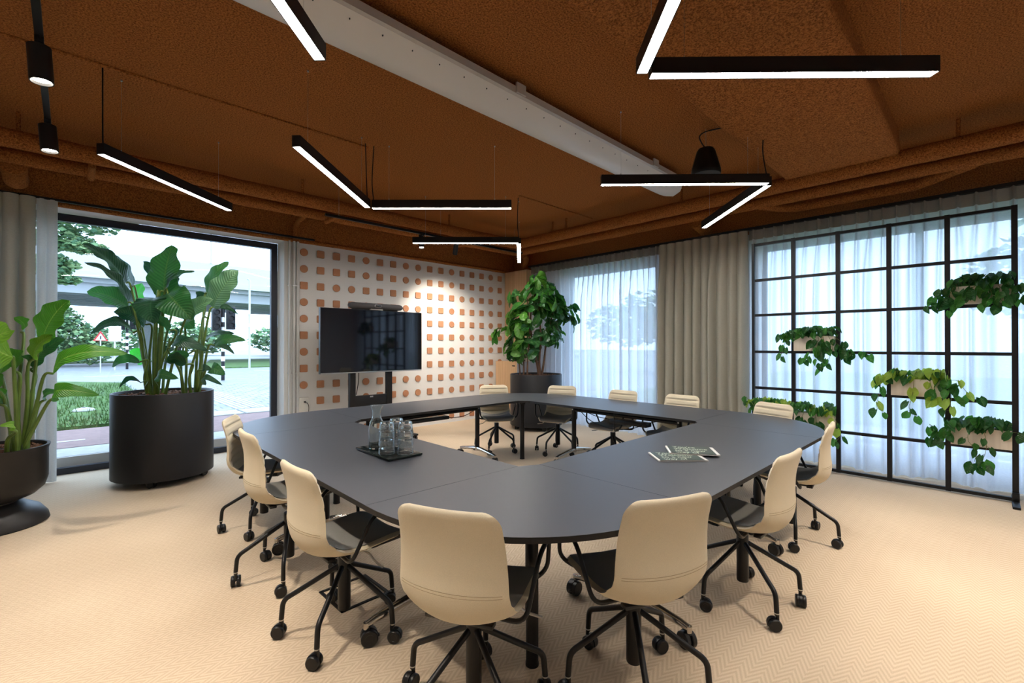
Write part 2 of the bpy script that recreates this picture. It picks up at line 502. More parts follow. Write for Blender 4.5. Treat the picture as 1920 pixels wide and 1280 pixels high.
# ------------------------------------------------------------------ mesh building
class MB:
    """collects boxes, tubes, lathes and grids; build() links them as ONE mesh object"""

    def __init__(self):
        self.v, self.f, self.uv = [], [], []

    def add(self, verts, faces, M=None, uvs=None):
        o = len(self.v)
        for p in verts:
            p = Vector(p)
            self.v.append(tuple(M @ p) if M else tuple(p))
        for f in faces:
            self.f.append([i + o for i in f])
        self.uv += list(uvs) if uvs else [(0.5, 0.5)] * len(verts)
        return self

    def box(self, x0, x1, y0, y1, z0, z1, M=None):
        v = [(x, y, z) for x in (x0, x1) for y in (y0, y1) for z in (z0, z1)]
        f = [(0, 1, 3, 2), (4, 6, 7, 5), (0, 4, 5, 1), (2, 3, 7, 6), (0, 2, 6, 4), (1, 5, 7, 3)]
        return self.add(v, f, M)

    def rbox(self, x0, x1, y0, y1, z0, z1, r=0.004, seg=2, M=None):
        bm = bmesh.new()
        bmesh.ops.create_cube(bm, size=1.0)
        for q in bm.verts:
            q.co = ((x0 + x1) / 2 + q.co.x * (x1 - x0), (y0 + y1) / 2 + q.co.y * (y1 - y0), (z0 + z1) / 2 + q.co.z * (z1 - z0))
        bmesh.ops.bevel(bm, geom=list(bm.edges), offset=r, segments=seg, profile=0.5, affect='EDGES')
        bm.verts.index_update()
        self.add([q.co[:] for q in bm.verts], [[q.index for q in f.verts] for f in bm.faces], M)
        bm.free()
        return self

    def prism(self, pts, z0, z1, M=None, r=0.0):
        """vertical prism over a counter-clockwise polygon; r chamfers the top edge"""
        n = len(pts)
        v = [(p[0], p[1], z0) for p in pts] + [(p[0], p[1], z1) for p in pts]
        f = [tuple(range(n - 1, -1, -1)), tuple(range(n, 2 * n))]
        f += [(i, (i + 1) % n, n + (i + 1) % n, n + i) for i in range(n)]
        return self.add(v, f, M)

    def tube(self, pts, r, n=10, cap=True, M=None, closed=False):
        pts = [Vector(p) for p in pts]
        k = len(pts)
        rr = r if isinstance(r, (list, tuple)) else [r] * k
        tang = []
        for i in range(k):
            if closed:
                t = pts[(i + 1) % k] - pts[i - 1]
            else:
                t = pts[min(i + 1, k - 1)] - pts[max(i - 1, 0)]
            tang.append(t.normalized())
        ref = Vector((0, 0, 1)) if abs(tang[0].z) < 0.9 else Vector((1, 0, 0))
        nrm = (ref - tang[0] * ref.dot(tang[0])).normalized()
        v = []
        for i in range(k):
            if i:
                nrm = (nrm - tang[i] * nrm.dot(tang[i]))
                nrm = nrm.normalized() if nrm.length > 1e-6 else tang[i].orthogonal().normalized()
            b = tang[i].cross(nrm)
            for j in range(n):
                a = 2 * PI * j / n
                v.append(pts[i] + (nrm * math.cos(a) + b * math.sin(a)) * rr[i])
        f = []
        for i in range(k if closed else k - 1):
            i2 = (i + 1) % k
            for j in range(n):
                f.append((i * n + j, i * n + (j + 1) % n, i2 * n + (j + 1) % n, i2 * n + j))
        if cap and not closed:
            f.append(tuple(range(n - 1, -1, -1)))
            f.append(tuple(range((k - 1) * n, k * n)))
        return self.add(v, f, M)

    def cyl(self, x, y, z0, z1, r, n=20, r2=None, M=None):
        return self.tube([(x, y, z0), (x, y, z1)], [r, r if r2 is None else r2], n, M=M)

    def lathe(self, prof, n=40, x=0, y=0, M=None, facets=None):
        """profile of (radius, z); a radius of 0 closes the end"""
        v, f, rows = [], [], []
        for r, z in prof:
            if r <= 1e-6:
                rows.append([len(v)] * n)
                v.append((x, y, z))
            else:
                rows.append(list(range(len(v), len(v) + n)))
                v += [(x + r * math.cos(2 * PI * j / n), y + r * math.sin(2 * PI * j / n), z) for j in range(n)]
        for a, b in zip(rows[:-1], rows[1:]):
            for j in range(n):
                q = [a[j], a[(j + 1) % n], b[(j + 1) % n], b[j]]
                q = list(dict.fromkeys(q))
                if len(q) > 2:
                    f.append(q)
        return self.add(v, f, M)

    def grid(self, P, M=None, uvs=None):
        """P[i][j] points"""
        a, b = len(P), len(P[0])
        v = [p for row in P for p in row]
        f = [(i * b + j, i * b + j + 1, (i + 1) * b + j + 1, (i + 1) * b + j) for i in range(a - 1) for j in range(b - 1)]
        return self.add(v, f, M, [q for row in uvs for q in row] if uvs else None)

    def mesh(self, name, m, smooth=True, angle=40, weld=False):
        me = bpy.data.meshes.new(name)
        me.from_pydata(self.v, [], self.f)
        if weld:
            bm = bmesh.new()
            bm.from_mesh(me)
            bmesh.ops.remove_doubles(bm, verts=bm.verts, dist=1e-5)
            bmesh.ops.recalc_face_normals(bm, faces=bm.faces)
            bm.to_mesh(me)
            bm.free()
        else:
            uvl = me.uv_layers.new(name='UVMap')
            idx = np.empty(len(me.loops), dtype=np.int32)
            me.loops.foreach_get('vertex_index', idx)
            uvl.data.foreach_set('uv', np.array(self.uv, dtype=np.float32)[idx].ravel())
        me.materials.append(m)
        if smooth:
            me.polygons.foreach_set('use_smooth', [True] * len(me.polygons))
            me.set_sharp_from_angle(angle=math.radians(angle))
        me.update()
        return me

    def build(self, name, m, parent=None, **k):
        return link(name, self.mesh(name, m, **k), parent)


def link(name, me, parent=None, loc=None, rotz=None):
    o = bpy.data.objects.new(name, me)
    COL.objects.link(o)
    if parent:
        o.parent = parent
    if loc is not None:
        o.location = loc
    if rotz is not None:
        o.rotation_euler = (0, 0, rotz)
    return o


def tag(o, label, cat, group=None):
    o['label'] = label
    o['category'] = cat
    if group:
        o['group'] = group
    return o


def thing(name, label, cat, loc=(0, 0, 0), rotz=0.0, group=None):
    o = bpy.data.objects.new(name, None)
    o.empty_display_size = 0.1
    COL.objects.link(o)
    o.location = loc
    o.rotation_euler = (0, 0, rotz)
    return tag(o, label, cat, group)


def struct(o):
    o['kind'] = 'structure'
    return o


def copy_tree(o, parent=None):
    c = o.copy()
    COL.objects.link(c)
    if parent:
        c.parent = parent
    for ch in list(o.children):
        copy_tree(ch, c)
    return c


def fillet(pts, rad, seg=5):
    """round the inner corners of a polyline"""
    P = [Vector(p) for p in pts]
    out = [P[0]]
    for i in range(1, len(P) - 1):
        a, b = P[i - 1] - P[i], P[i + 1] - P[i]
        rr = min(rad if not isinstance(rad, (list, tuple)) else rad[i - 1], a.length * 0.49, b.length * 0.49)
        p0, p1 = P[i] + a.normalized() * rr, P[i] + b.normalized() * rr
        for k in range(seg + 1):
            t = k / seg
            out.append(p0 * (1 - t) ** 2 + P[i] * 2 * t * (1 - t) + p1 * t * t)
    out.append(P[-1])
    return out


def smooth_path(pts, n=16):
    """Catmull-Rom through points"""
    P = [Vector(p) for p in pts]
    P = [P[0] * 2 - P[1]] + P + [P[-1] * 2 - P[-2]]
    out = []
    segs = len(P) - 3
    for i in range(segs):
        m = max(2, n // segs)
        for k in range(m):
            t = k / m
            a, b, c, d = P[i:i + 4]
            out.append(0.5 * (2 * b + (c - a) * t + (2 * a - 5 * b + 4 * c - d) * t * t + (3 * b - a - 3 * c + d) * t ** 3))
    out.append(P[-2])
    return out


# ================================================================== THE ROOM
YW = 7.18      # front face of the patterned / window wall
XR = 7.00      # front face of the curtain wall
ZC = 3.60      # ceiling
ZB = 3.02      # brown spray begins here
X0, Y0 = -2.3, -1.9

floor = struct(MB().box(X0 - 0.3, XR + 0.35, Y0 - 0.3, YW + 0.3, -0.15, 0.0).build('floor', M_CARPET, smooth=False))
ceiling = struct(MB().box(X0 - 0.3, XR + 0.35, Y0 - 0.3, YW + 0.35, ZC, ZC + 0.2).build('ceiling', M_SPRAY, smooth=False))

# left wall: window opening X -1.9..2.265, z 0..2.985, then the white patterned part
wl_ = MB()
wl_.box(2.30, XR + 0.3, YW, YW + 0.28, 0, ZB)
wl_.box(X0 - 0.3, -1.9, YW, YW + 0.28, 0, ZB)
wl_.box(-1.9, 2.30, YW, YW + 0.28, 3.0197, ZB)
wall_left = struct(wl_.build('wall_left', M_WALL, smooth=False))
o = MB().box(X0 - 0.3, XR + 0.3, YW + 0.0, YW + 0.28, ZB + 0.001, ZC).build('spray_coat', M_SPRAY, wall_left, smooth=False)


def lip(x0, x1, y, z, name, parent, axis='x'):
    """thick rounded lower edge of the spray coat"""
    m = MB()
    k = 40
    rnd = random.Random(int(abs(x0) * 100) + 7)
    pts = []
    for i in range(k + 1):
        t = x0 + (x1 - x0) * i / k
        j = (rnd.random() - 0.5) * 0.006
        pts.append((t, y, z + j) if axis == 'x' else (y, t, z + j))
    m.tube(pts, 0.030, 10)
    return m.build(name, M_SPRAY, parent)


lip(X0, 6.70, YW - 0.004, ZB + 0.022, 'spray_edge', wall_left)

# right wall with two windows
wr = MB()
W2 = (3.83, 5.76)
W3 = (-1.1, 2.25)
wr.box(XR, XR + 0.28, W2[1], YW, 0, 3.05)
wr.box(XR, XR + 0.28, W3[1], W2[0], 0, 3.05)
wr.box(XR, XR + 0.28, Y0 - 0.3, W3[0], 0, 3.05)
for a, b in (W2, W3):
    wr.box(XR, XR + 0.28, a, b, 2.86, 3.05)
    wr.box(XR, XR + 0.28, a, b, 0, 0.26)
wall_right = struct(wr.build('wall_right', M_WALL, smooth=False))
MB().box(XR, XR + 0.28, Y0 - 0.3, YW, 3.051, ZC).build('spray_coat', M_SPRAY, wall_right, smooth=False)

wb = struct(MB().box(X0 - 0.3, XR + 0.3, Y0 - 0.25, Y0, 0, ZC).build('wall_rear', M_WALL, smooth=False))
wsd = struct(MB().box(X0 - 0.3, X0, Y0, YW, 0, ZC).build('wall_near', M_WALL, smooth=False))


def window(n, axis, a0, a1, z0, z1, at, w=0.085, d=0.07):
    """frame and pane lying in the plane axis = at"""
    f = MB()
    def bx(u0, u1, v0, v1, t0, t1, m):
        if axis == 'y':
            m.box(u0, u1, t0, t1, v0, v1)
        else:
            m.box(t0, t1, u0, u1, v0, v1)
    bx(a0, a1, z1 - w, z1, at, at + d, f)
    bx(a0, a1, z0, z0 + w * 0.85, at, at + d, f)
    bx(a0, a0 + w, z0 + w * 0.85, z1 - w, at, at + d, f)
    bx(a1 - w, a1, z0 + w * 0.85, z1 - w, at, at + d, f)
    r = struct(f.build('window_%d' % n, M_FRAME, smooth=False))
    p = MB()
    bx(a0 + w, a1 - w, z0 + w * 0.85, z1 - w, at + 0.03, at + 0.036, p)
    p.build('pane', M_PANE, r, smooth=False)
    return r


win1 = window(1, 'y', -1.9, 2.215, 0.0, 2.975, 7.30)
# pale reveal lining around the big window
rv = MB()
rv.prism([(2.2155, 7.30), (2.268, YW - 0.001), (2.30, YW - 0.001), (2.30, 7.30)], 0, 3.019)
v0, v1 = -1.9, 2.2995
rv.add([(v0, 7.30, 2.976), (v0, YW - 0.001, 3.012), (v0, YW - 0.001, 3.0195), (v0, 7.30, 3.0195), (v1, 7.30, 2.976), (v1, YW - 0.001, 3.012), (v1, YW - 0.001, 3.0195), (v1, 7.30, 3.0195)],
       [(0, 1, 2, 3), (7, 6, 5, 4), (0, 4, 5, 1), (1, 5, 6, 2), (2, 6, 7, 3), (3, 7, 4, 0)])
rv.build('reveal', M_REVEAL, win1, smooth=False)
win2 = window(2, 'x', W2[0], W2[1], 0.26, 2.86, 7.12, 0.06)
win3 = window(3, 'x', W3[0], W3[1], 0.26, 2.86, 7.12, 0.06)
MB().box(7.13, 7.17, 0.53, 0.60, 0.311, 2.80).build('mullion', M_FRAME, win3, smooth=False)

# cork squares and discs on the white wall
PA, PB = 'SSCCSSSSSSSSCCSSC', 'CSSSCSSCCSSCSSSCS'
ROWS = [PB, PB, PA, PB, PB, PA, PB, PA, PB, PB, PA, PB]
sq, ci = MB(), MB()
h = 0.056
def cork_square():
    m = MB()
    c, k = [], 0.014
    for sx, sy, a0 in ((1, 1, 0), (-1, 1, 90), (-1, -1, 180), (1, -1, 270)):
        for j in range(4):
            a = math.radians(a0 + 30 * j)
            c.append((sx * (h - k) + k * math.cos(a), sy * (h - k) + k * math.sin(a)))
    n = len(c)
    v = [(x, 0, z) for x, z in c] + [(x, -0.013, z) for x, z in c] + [(x * 0.96, -0.017, z * 0.96) for x, z in c]
    f = [(i, (i + 1) % n, n + (i + 1) % n, n + i) for i in range(n)] + [(n + i, n + (i + 1) % n, 2 * n + (i + 1) % n, 2 * n + i) for i in range(n)] + [tuple(range(2 * n, 3 * n))]
    return m.add(v, f).mesh('cork_square', M_CORK)
def cork_disc():
    m = MB()
    n = 24
    c = [(0.058 * math.cos(2 * PI * i / n), 0.058 * math.sin(2 * PI * i / n)) for i in range(n)]
    v = [(x, 0, z) for x, z in c] + [(x, -0.013, z) for x, z in c] + [(x * 0.96, -0.017, z * 0.96) for x, z in c]
    f = [(i, (i + 1) % n, n + (i + 1) % n, n + i) for i in range(n)] + [(n + i, n + (i + 1) % n, 2 * n + (i + 1) % n, 2 * n + i) for i in range(n)] + [tuple(range(2 * n, 3 * n))]
    return m.add(v, f).mesh('cork_disc', M_CORK)
me_s, me_c = cork_square(), cork_disc()
for r, row in enumerate(ROWS):
    for c, ch in enumerate(row):
        if r == 9 and c == 0 or r >= 10 and c < 1:
            continue
        o = link('cork_square' if ch == 'S' else 'cork_disc', me_s if ch == 'S' else me_c, wall_left)
        o.location = (2.549 + 0.2509 * c, YW, 2.880 - 0.2509 * r)

# skirting on the white wall
struct(MB().box(2.40, 6.42, YW - 0.012, YW, 0, 0.06).build('baseboard_left', M_WALL, smooth=False))

# dropped beam box, with rounded lower edges
bm_ = MB()
prof = [(0.62, ZC), (0.61, 3.42)]
prof += [(0.61 + 0.05 - 0.05 * math.cos(a), 3.41 - 0.05 * math.sin(a)) for a in np.linspace(0, PI / 2, 5)]
prof += [(1.58 + 0.05 * math.sin(a), 3.41 - 0.05 * math.cos(a)) for a in np.linspace(0, PI / 2, 5)]
prof += [(1.63, ZC)]
n = len(prof)
bm_.add([(-2.2, y, z) for y, z in prof] + [(5.93, y, z) for y, z in prof],
        [(i, i + 1, n + i + 1, n + i) for i in range(n - 1)] + [tuple(range(n - 1, -1, -1)), tuple(range(n, 2 * n))])
beam = bm_.build('ceiling_beam', M_SPRAY, ceiling)


def pipe(name, pts, r, parent):
    """fuzzy sprayed pipe"""
    rnd = random.Random(len(pts) + int(r * 1000))
    dense = []
    P = fillet(pts, 0.12, 4)
    for a, b in zip(P[:-1], P[1:]):
        m = max(1, int((b - a).length / 0.12))
        for k in range(m):
            dense.append(a.lerp(b, k / m))
    dense.append(P[-1])
    rr = [r * (1 + (rnd.random() - 0.5) * 0.10) for _ in dense]
    return MB().tube(dense, rr, 14).build(name, M_SPRAY, parent, angle=80)


pipe('sprayed_pipe', [(-2.2, 6.12, 3.34), (5.98, 6.06, 3.34), (6.02, -1.8, 3.34)], 0.085, ceiling)
pipe('sprayed_pipe', [(-2.2, 6.66, 3.33), (6.50, 6.55, 3.33), (6.54, -1.8, 3.33)], 0.070, ceiling)
pipe('sprayed_pipe', [(2.40, 6.60, 3.33), (2.40, 7.09, 3.27), (2.40, 7.10, 3.04)], 0.035, ceiling)
pipe('sprayed_pipe', [(6.50, 6.40, 3.27), (6.82, 6.62, 3.24), (6.86, 6.80, 3.06)], 0.06, ceiling)
# lower offset loop of pipe on the right
pipe('sprayed_pipe', [(6.55, 2.10, 3.31), (6.74, 1.75, 3.24), (6.76, 0.55, 3.24), (6.56, 0.10, 3.31)], 0.055, ceiling)
for x, y in ((-0.35, 6.12), (2.15, 6.1), (4.45, 6.08), (6.0, 5.2), (6.0, 4.9), (6.01, 2.9), (6.02, 0.2)):
    pipe('pipe_hanger', [(x, y, 3.38), (x, y, ZC)], 0.016, ceiling)
for x, y in ((0.15, 6.4), (2.66, 6.4), (5.0, 6.35)):
    pipe('pipe_bracket', [(x, 6.12, 3.25), (x, 6.62, 3.25)], 0.03, ceiling)
pipe('pipe_bracket', [(-0.42, 6.72, 3.27), (-0.42, 7.1, 3.22)], 0.10, ceiling)
pipe('pipe_bracket', [(6.56, 2.95, 3.27), (6.92, 2.95, 3.20)], 0.10, ceiling)
for y in (3.0, 2.9):
    pipe('pipe_drop', [(6.94, y, 3.2), (6.94, y, 3.06)], 0.03, ceiling)
for x in (2.46, 2.40):
    pipe('pipe_drop', [(x, 7.14, 3.26), (x, 7.14, 3.03)], 0.024, ceiling)

# conduits sprayed into the ceiling, leading to the lamps
def conduit(pts):
    pipe('ceiling_conduit', pts, 0.012, ceiling)
conduit([(-2.2, 4.68, ZC - 0.006), (2.30, 4.61, ZC - 0.006)])
conduit([(4.60, 4.61, ZC - 0.006), (6.3, 4.60, ZC - 0.006)])

# white pipes down the wall beside the window
for x, r in ((2.452, 0.020), (2.400, 0.020), (2.335, 0.014)):
    t = tag(MB().cyl(x, 7.152, 0.0, ZB, r, 14).build('heating_pipe', M_PIPEWHITE),
            {2.452: 'white painted heating pipe closest to the terracotta dots', 2.400: 'white painted heating pipe in the middle of the three', 2.335: 'thin white heating pipe beside the big window'}[x], 'pipe', 'white pipes between window and patterned wall')
    c = MB()
    for z in (1.05, 2.35):
        c.box(x - r - 0.006, x + r + 0.006, 7.150 - r - 0.006, YW, z, z + 0.018)
    c.build('pipe_clip', M_PIPEWHITE, t, smooth=False)

# curtain rails
def rail(name, label, x0, x1, y0, y1, z0, z1):
    tag(MB().box(x0, x1, y0, y1, z0, z1).build(name, M_BLACK, smooth=False), label, 'curtain rail')
rail('curtain_rail', 'long black curtain rail above the big street window', -2.2, 2.64, 6.985, 7.02, 3.035, 3.06)
rail('curtain_rail', 'black curtain rail above the sheer curtains and plant divider', 6.715, 6.80, -1.8, 6.48, 3.05, 3.085)
for nm, x in (('rail_bracket', 0.35), ('rail_bracket', 1.15), ('rail_bracket', 1.9), ('rail_bracket', -0.9)):
    pass

# ================================================================== CEILING FITTINGS
# long white climate panel: shallow curved underside, rounded far end, grey rail on one edge
def climate_panel():
    t = thing('ceiling_panel', 'long white curved metal climate panel under the brown ceiling', 'ceiling panel', (0, 0, 0))
    y0, y1, xe = 2.63, 3.06, 5.66
    P = []
    cols = 13
    xs = list(np.linspace(-2.2, 5.30, 24)) + list(np.linspace(5.33, xe, 9))
    def row(x, zoff=0.0):
        w = 1.0
        if x > 5.36:
            u = (x - 5.36) / (xe - 5.36)
            w = math.sqrt(max(0.0, 1 - u ** 2.2)) * 0.98 + 0.02
        out = []
        for j in range(cols):
            s = -1 + 2 * j / (cols - 1)
            y = (y0 + y1) / 2 + s * w * (y1 - y0) / 2
            out.append((x, y, 3.41 + 0.085 * (s * w) ** 2 + zoff))
        return out
    m = MB()
    lower = [row(x) for x in xs]
    upper = [row(x, 0.012) for x in xs]
    m.grid(lower)
    m.grid([r[::-1] for r in upper])
    m.grid([[r[0] for r in upper], [r[0] for r in lower]])
    m.grid([[r[-1] for r in lower], [r[-1] for r in upper]])
    m.grid([lower[-1], upper[-1]])
    m.build('panel_shell', M_WHITEMETAL, t, angle=60)
    MB().box(-2.2, 5.36, y0 - 0.035, y0 + 0.002, 3.475, 3.53).box(-2.2, 5.36, y0 - 0.012, y0 + 0.03, 3.50, 3.512).build('edge_rail', M_GREYMETAL, t, smooth=False)
    h = MB()
    for k in range(30):
        h.cyl(-1.2 + 0.22 * k, y0 + 0.055, 3.453, 3.4715, 0.0045, 8)
    h.build('vent_holes', M_BLACK, t, smooth=False)['kind'] = 'stuff'
    c = MB()
    for x in (-1.6, 0.4, 2.55, 4.7):
        c.box(x, x + 0.10, y0 - 0.05, y0 - 0.03, 3.48, 3.56)
        c.box(x, x + 0.03, 2.80, 2.86, 3.452, ZC)
    c.build('hanger_clip', M_GREYMETAL, t, smooth=False)
climate_panel()


def lamp(a, b, label, wires=(0.12, 0.88), cable=None):
    """linear pendant lamp from a to b (xy), lit underside"""
    a, b = Vector((*a, 0)), Vector((*b, 0))
    L = (b - a).length
    mid = (a + b) / 2
    ang = math.atan2((b - a).y, (b - a).x)
    zb, hh, w = 2.93, 0.085, 0.062
    t = thing('linear_pendant_lamp', label, 'lamp', (mid.x, mid.y, zb), ang, 'black linear pendant lamps in a zigzag')
    m = MB()
    m.box(-L / 2, L / 2, -w / 2, w / 2, 0.008, hh)
    m.box(-L / 2, L / 2, -w / 2, -w / 2 + 0.004, 0, 0.008)
    m.box(-L / 2, L / 2, w / 2 - 0.004, w / 2, 0, 0.008)
    m.box(-L / 2, -L / 2 + 0.004, -w / 2 + 0.004, w / 2 - 0.004, 0, 0.008)
    m.box(L / 2 - 0.004, L / 2, -w / 2 + 0.004, w / 2 - 0.004, 0, 0.008)
    m.build('housing', M_BLACK, t, smooth=False)
    MB().box(-L / 2 + 0.0045, L / 2 - 0.0045, -w / 2 + 0.0045, w / 2 - 0.0045, 0.002, 0.007).build('diffuser', M_LAMP, t, smooth=False)
    for s in wires:
        MB().tube([(-L / 2 + L * s, 0, hh), (-L / 2 + L * s, 0, ZC - zb)], 0.0008, 6).cyl(-L / 2 + L * s, 0, hh, hh + 0.02, 0.004, 8).cyl(-L / 2 + L * s, 0, ZC - zb - 0.012, ZC - zb, 0.007, 10).build('suspension_wire', M_STEEL, t)
    if cable is not None:
        x, pts = cable
        MB().tube(smooth_path([(x, 0, hh)] + pts, 18), 0.005, 8).build('power_cable', M_BLACK, t)
    return t


zc = ZC - 2.93
lamp((0.92 - 1.06, 2.37 - 1.06), (0.92, 2.37), 'linear lamp crossing under the white ceiling panel')
lamp((2.217 - 1.07, 1.29 - 1.06), (2.217, 1.29), 'linear lamp running off the top edge beside the nearest bar')
lamp((2.268, 1.27), (3.36, 0.20), 'nearest linear lamp lying level, joined at its left end to another bar')
lamp((0.159, 4.691), (1.244, 5.70), 'single linear lamp hanging before the big window', cable=(-0.72, [(-0.72, 0.003, 0.3), (-0.725, 0.0, zc)]))
lamp((1.193, 3.52), (2.275, 4.56), 'linear lamp slanting down to the bar over the television', cable=(0.735, [(0.735, 0.01, 0.35), (0.72, 0.015, zc)]))
lamp((2.323, 4.552), (3.396, 3.526), 'level linear lamp seen above the television', cable=(-0.73, [(-0.745, 0.0, 0.3), (-0.73, 0.01, zc)]))
lamp((3.531, 5.699), (4.623, 4.656), 'level linear lamp in front of the dotted wall by the corner')
lamp((4.655, 4.680), (5.71, 5.73), 'short looking linear lamp pointing straight at the room corner', cable=(-0.73, [(-0.74, 0.02, 0.3), (-0.73, 0.01, zc)]))
lamp((3.488, 2.445), (4.557, 1.385), 'level linear lamp below the black pendant speaker')
lamp((4.600, 1.395), (5.695, 2.46), 'linear lamp slanting away towards the long sheer curtain', cable=(-0.74, [(-0.73, 0.03, 0.3), (-0.735, 0.03, zc - 0.19)]))


# ---- spot lamps on tracks
def spot(x, y, ztrack, label, aim=None, lit=True, power=SPOT_W, group='spot lamps on the window track', size=60, r=0.05, hgt=0.17, blend=0.7):
    t = thing('track_spot_lamp', label, 'spot lamp', (x, y, ztrack - 0.03), 0, group)
    MB().box(-0.018, 0.018, -0.05, 0.05, -0.03, 0.0).cyl(0, 0, -0.06, -0.02, 0.012, 12).build('adapter', M_BLACK, t, smooth=False)
    d = Vector((0, 0, -1)) if aim is None else (Vector(aim) - Vector((x, y, ztrack - 0.13))).normalized()
    q = Vector((0, 0, -1)).rotation_difference(d).to_matrix().to_4x4()
    Mx = Matrix.Translation((0, 0, -0.06)) @ q
    b = MB()
    b.lathe([(0.0, 0.02), (r, 0.02), (r, -hgt), (r * 0.9, -hgt), (r * 0.86, -hgt + 0.02), (0, -hgt + 0.025)], 28, M=Mx)
    b.build('lamp_barrel', M_BLACK, t)
    if lit:
        MB().lathe([(r * 0.84, -hgt + 0.014), (0, -hgt + 0.014)], 24, M=Mx).build('lens', M_SPOTLENS, t, smooth=False)
        li = bpy.data.lights.new('spot_beam', 'SPOT')
        li.energy = power
        li.color = (1.0, 0.88, 0.74)
        li.spot_size = math.radians(size)
        li.spot_blend = blend
        li.shadow_soft_size = 0.03
        lo = bpy.data.objects.new('spot_beam', li)
        COL.objects.link(lo)
        lo.parent = t
        lo.matrix_local = Matrix.Translation((0, 0, -0.06)) @ q @ Matrix.Translation((0, 0, -hgt - 0.01))
    return t


def track(name, p, q, label, drops):
    p, q = Vector(p), Vector(q)
    t = thing(name, label, 'lamp track', (0, 0, 0))
    d = (q - p).normalized()
    s = Vector((-d.y, d.x, 0)) * 0.017
    v = []
    for e in (p, q):
        for a, b in ((-1, 0), (1, 0), (1, 0.034), (-1, 0.034)):
            v.append(e + s * a + Vector((0, 0, b - 0.034)))
    MB().add(v, [(0, 1, 2, 3), (7, 6, 5, 4), (0, 4, 5, 1), (1, 5, 6, 2), (2, 6, 7, 3), (3, 7, 4, 0)]).build('rail', M_BLACK, t, smooth=False)
    for k in drops:
        e = p.lerp(q, k)
        MB().tube([(e.x, e.y, e.z), (e.x, e.y, ZC)], 0.0015, 6).build('suspension_wire', M_STEEL, t)
    return t


track('lamp_track', (-0.128, -1.0, 3.16), (-0.128, 5.05, 3.16), 'black lamp track running towards the window curtain', (0.1, 0.45, 0.93))
track('lamp_track', (2.40, 6.00, 3.20), (6.05, 6.00, 3.20), 'black lamp track above the television and dotted wall', (0.05, 0.5, 0.95))
track('lamp_track', (0.6, -0.35, 3.16), (5.6, -0.35, 3.16), 'black lamp track along the near side of the table', (0.1, 0.5, 0.9))
spot(-0.128, 3.56, 3.16, 'lit spot lamp nearest on the window track', (0.05, 3.5, 0), size=66, power=SPOT_W)
spot(-0.128, 4.80, 3.16, 'lit spot lamp further along the window track above the bowl planter', (0.1, 4.6, 0), size=50, power=SPOT_W * 0.6)
spot(-0.128, 2.30, 3.16, 'spot lamp on the window track third from the curtain', (0.0, 2.2, 0), size=66)
spot(-0.128, 0.90, 3.16, 'spot lamp on the window track closest to the camera', (0.0, 1.0, 0), size=66, power=SPOT_W * 0.5)
spot(1.2, -0.35, 3.16, 'spot lamp over the near corner of the table', (1.3, -0.1, 0), group='spot lamps on the near track', size=66, power=SPOT_W * 0.35)
spot(2.6, -0.35, 3.16, 'spot lamp over the near long side of the table', (2.7, -0.1, 0), group='spot lamps on the near track', size=66, power=SPOT_W * 0.8)
spot(4.0, -0.35, 3.16, 'spot lamp on the near track before the divider', (4.0, -0.1, 0), group='spot lamps on the near track', size=66)
spot(5.2, -0.35, 3.16, 'spot lamp on the near track beside the divider', (5.0, -0.1, 0), group='spot lamps on the near track', size=66, power=SPOT_W)
spot(3.87, 6.00, 3.20, 'tilted spot lamp above the television with its lit face showing', (3.5, 5.35, 0.0), group='spot lamps before the dotted wall', power=200, size=60, r=0.04, hgt=0.16)
spot(4.53, 6.00, 3.20, 'spot lamp before the dotted wall pointing at the dots', (5.10, 7.18, 1.40), group='spot lamps before the dotted wall', power=230, size=86, r=0.04, hgt=0.17, blend=1.0)

# pendant loudspeaker
ps = thing('pendant_speaker', 'black cone shaped loudspeaker hanging on a cable from the ceiling', 'speaker', (4.52, 1.93, 3.147))
MB().lathe([(0, 0.0), (0.132, 0.0), (0.138, 0.012), (0.135, 0.05), (0.085, 0.235), (0.07, 0.257), (0, 0.262)], 36).build('body', M_BLACK, ps)
MB().tube(smooth_path([(0, 0, 0.26), (-0.03, 0.03, 0.32), (-0.05, 0.04, 0.38), (0.0, 0.0, 0.43), (0.08, -0.11, ZC - 3.147)], 24), 0.006, 8).build('cable', M_BLACK, ps)
MB().tube([(0, 0, 0.26), (0, 0, ZC - 3.147)], 0.0015, 6).build('suspension_wire', M_STEEL, ps)

# ================================================================== MEETING TABLE
ZT, TH = 0.775, 0.024
# ring of eight tops, measured plan
XL0, XL1 = 0.930, 1.865
YR0, YR1 = 0.890, 1.825
XB0, XB1 = 4.165, 5.060
YB0, YB1 = 4.105, 4.970
ja, jb = 1.880, 3.990     # joints along Y
jc, jd = 1.985, 4.075     # joints along X
G = 0.0015


def top_mesh(pts, name):
    m = MB()
    m.prism(pts, ZT - TH, ZT)
    return m


def arc(cx, cy, rx, ry, a0, a1, n=22, e=2.25):
    out = []
    for k in range(n + 1):
        a = math.radians(a0 + (a1 - a0) * k / n)
        c, s = math.cos(a), math.sin(a)
        out.append((cx + rx * math.copysign(abs(c) ** (2 / e), c), cy + ry * math.copysign(abs(s) ** (2 / e), s)))
    return out


def make_top(t, pts):
    """laminate top with a dark edge band"""
    a = MB().prism(pts, ZT - 0.0012, ZT)
    a.build('tabletop', M_TABLE, t, smooth=False)
    MB().prism(pts, ZT - TH, ZT - 0.0013).build('edge_band', M_EDGE, t, smooth=False)


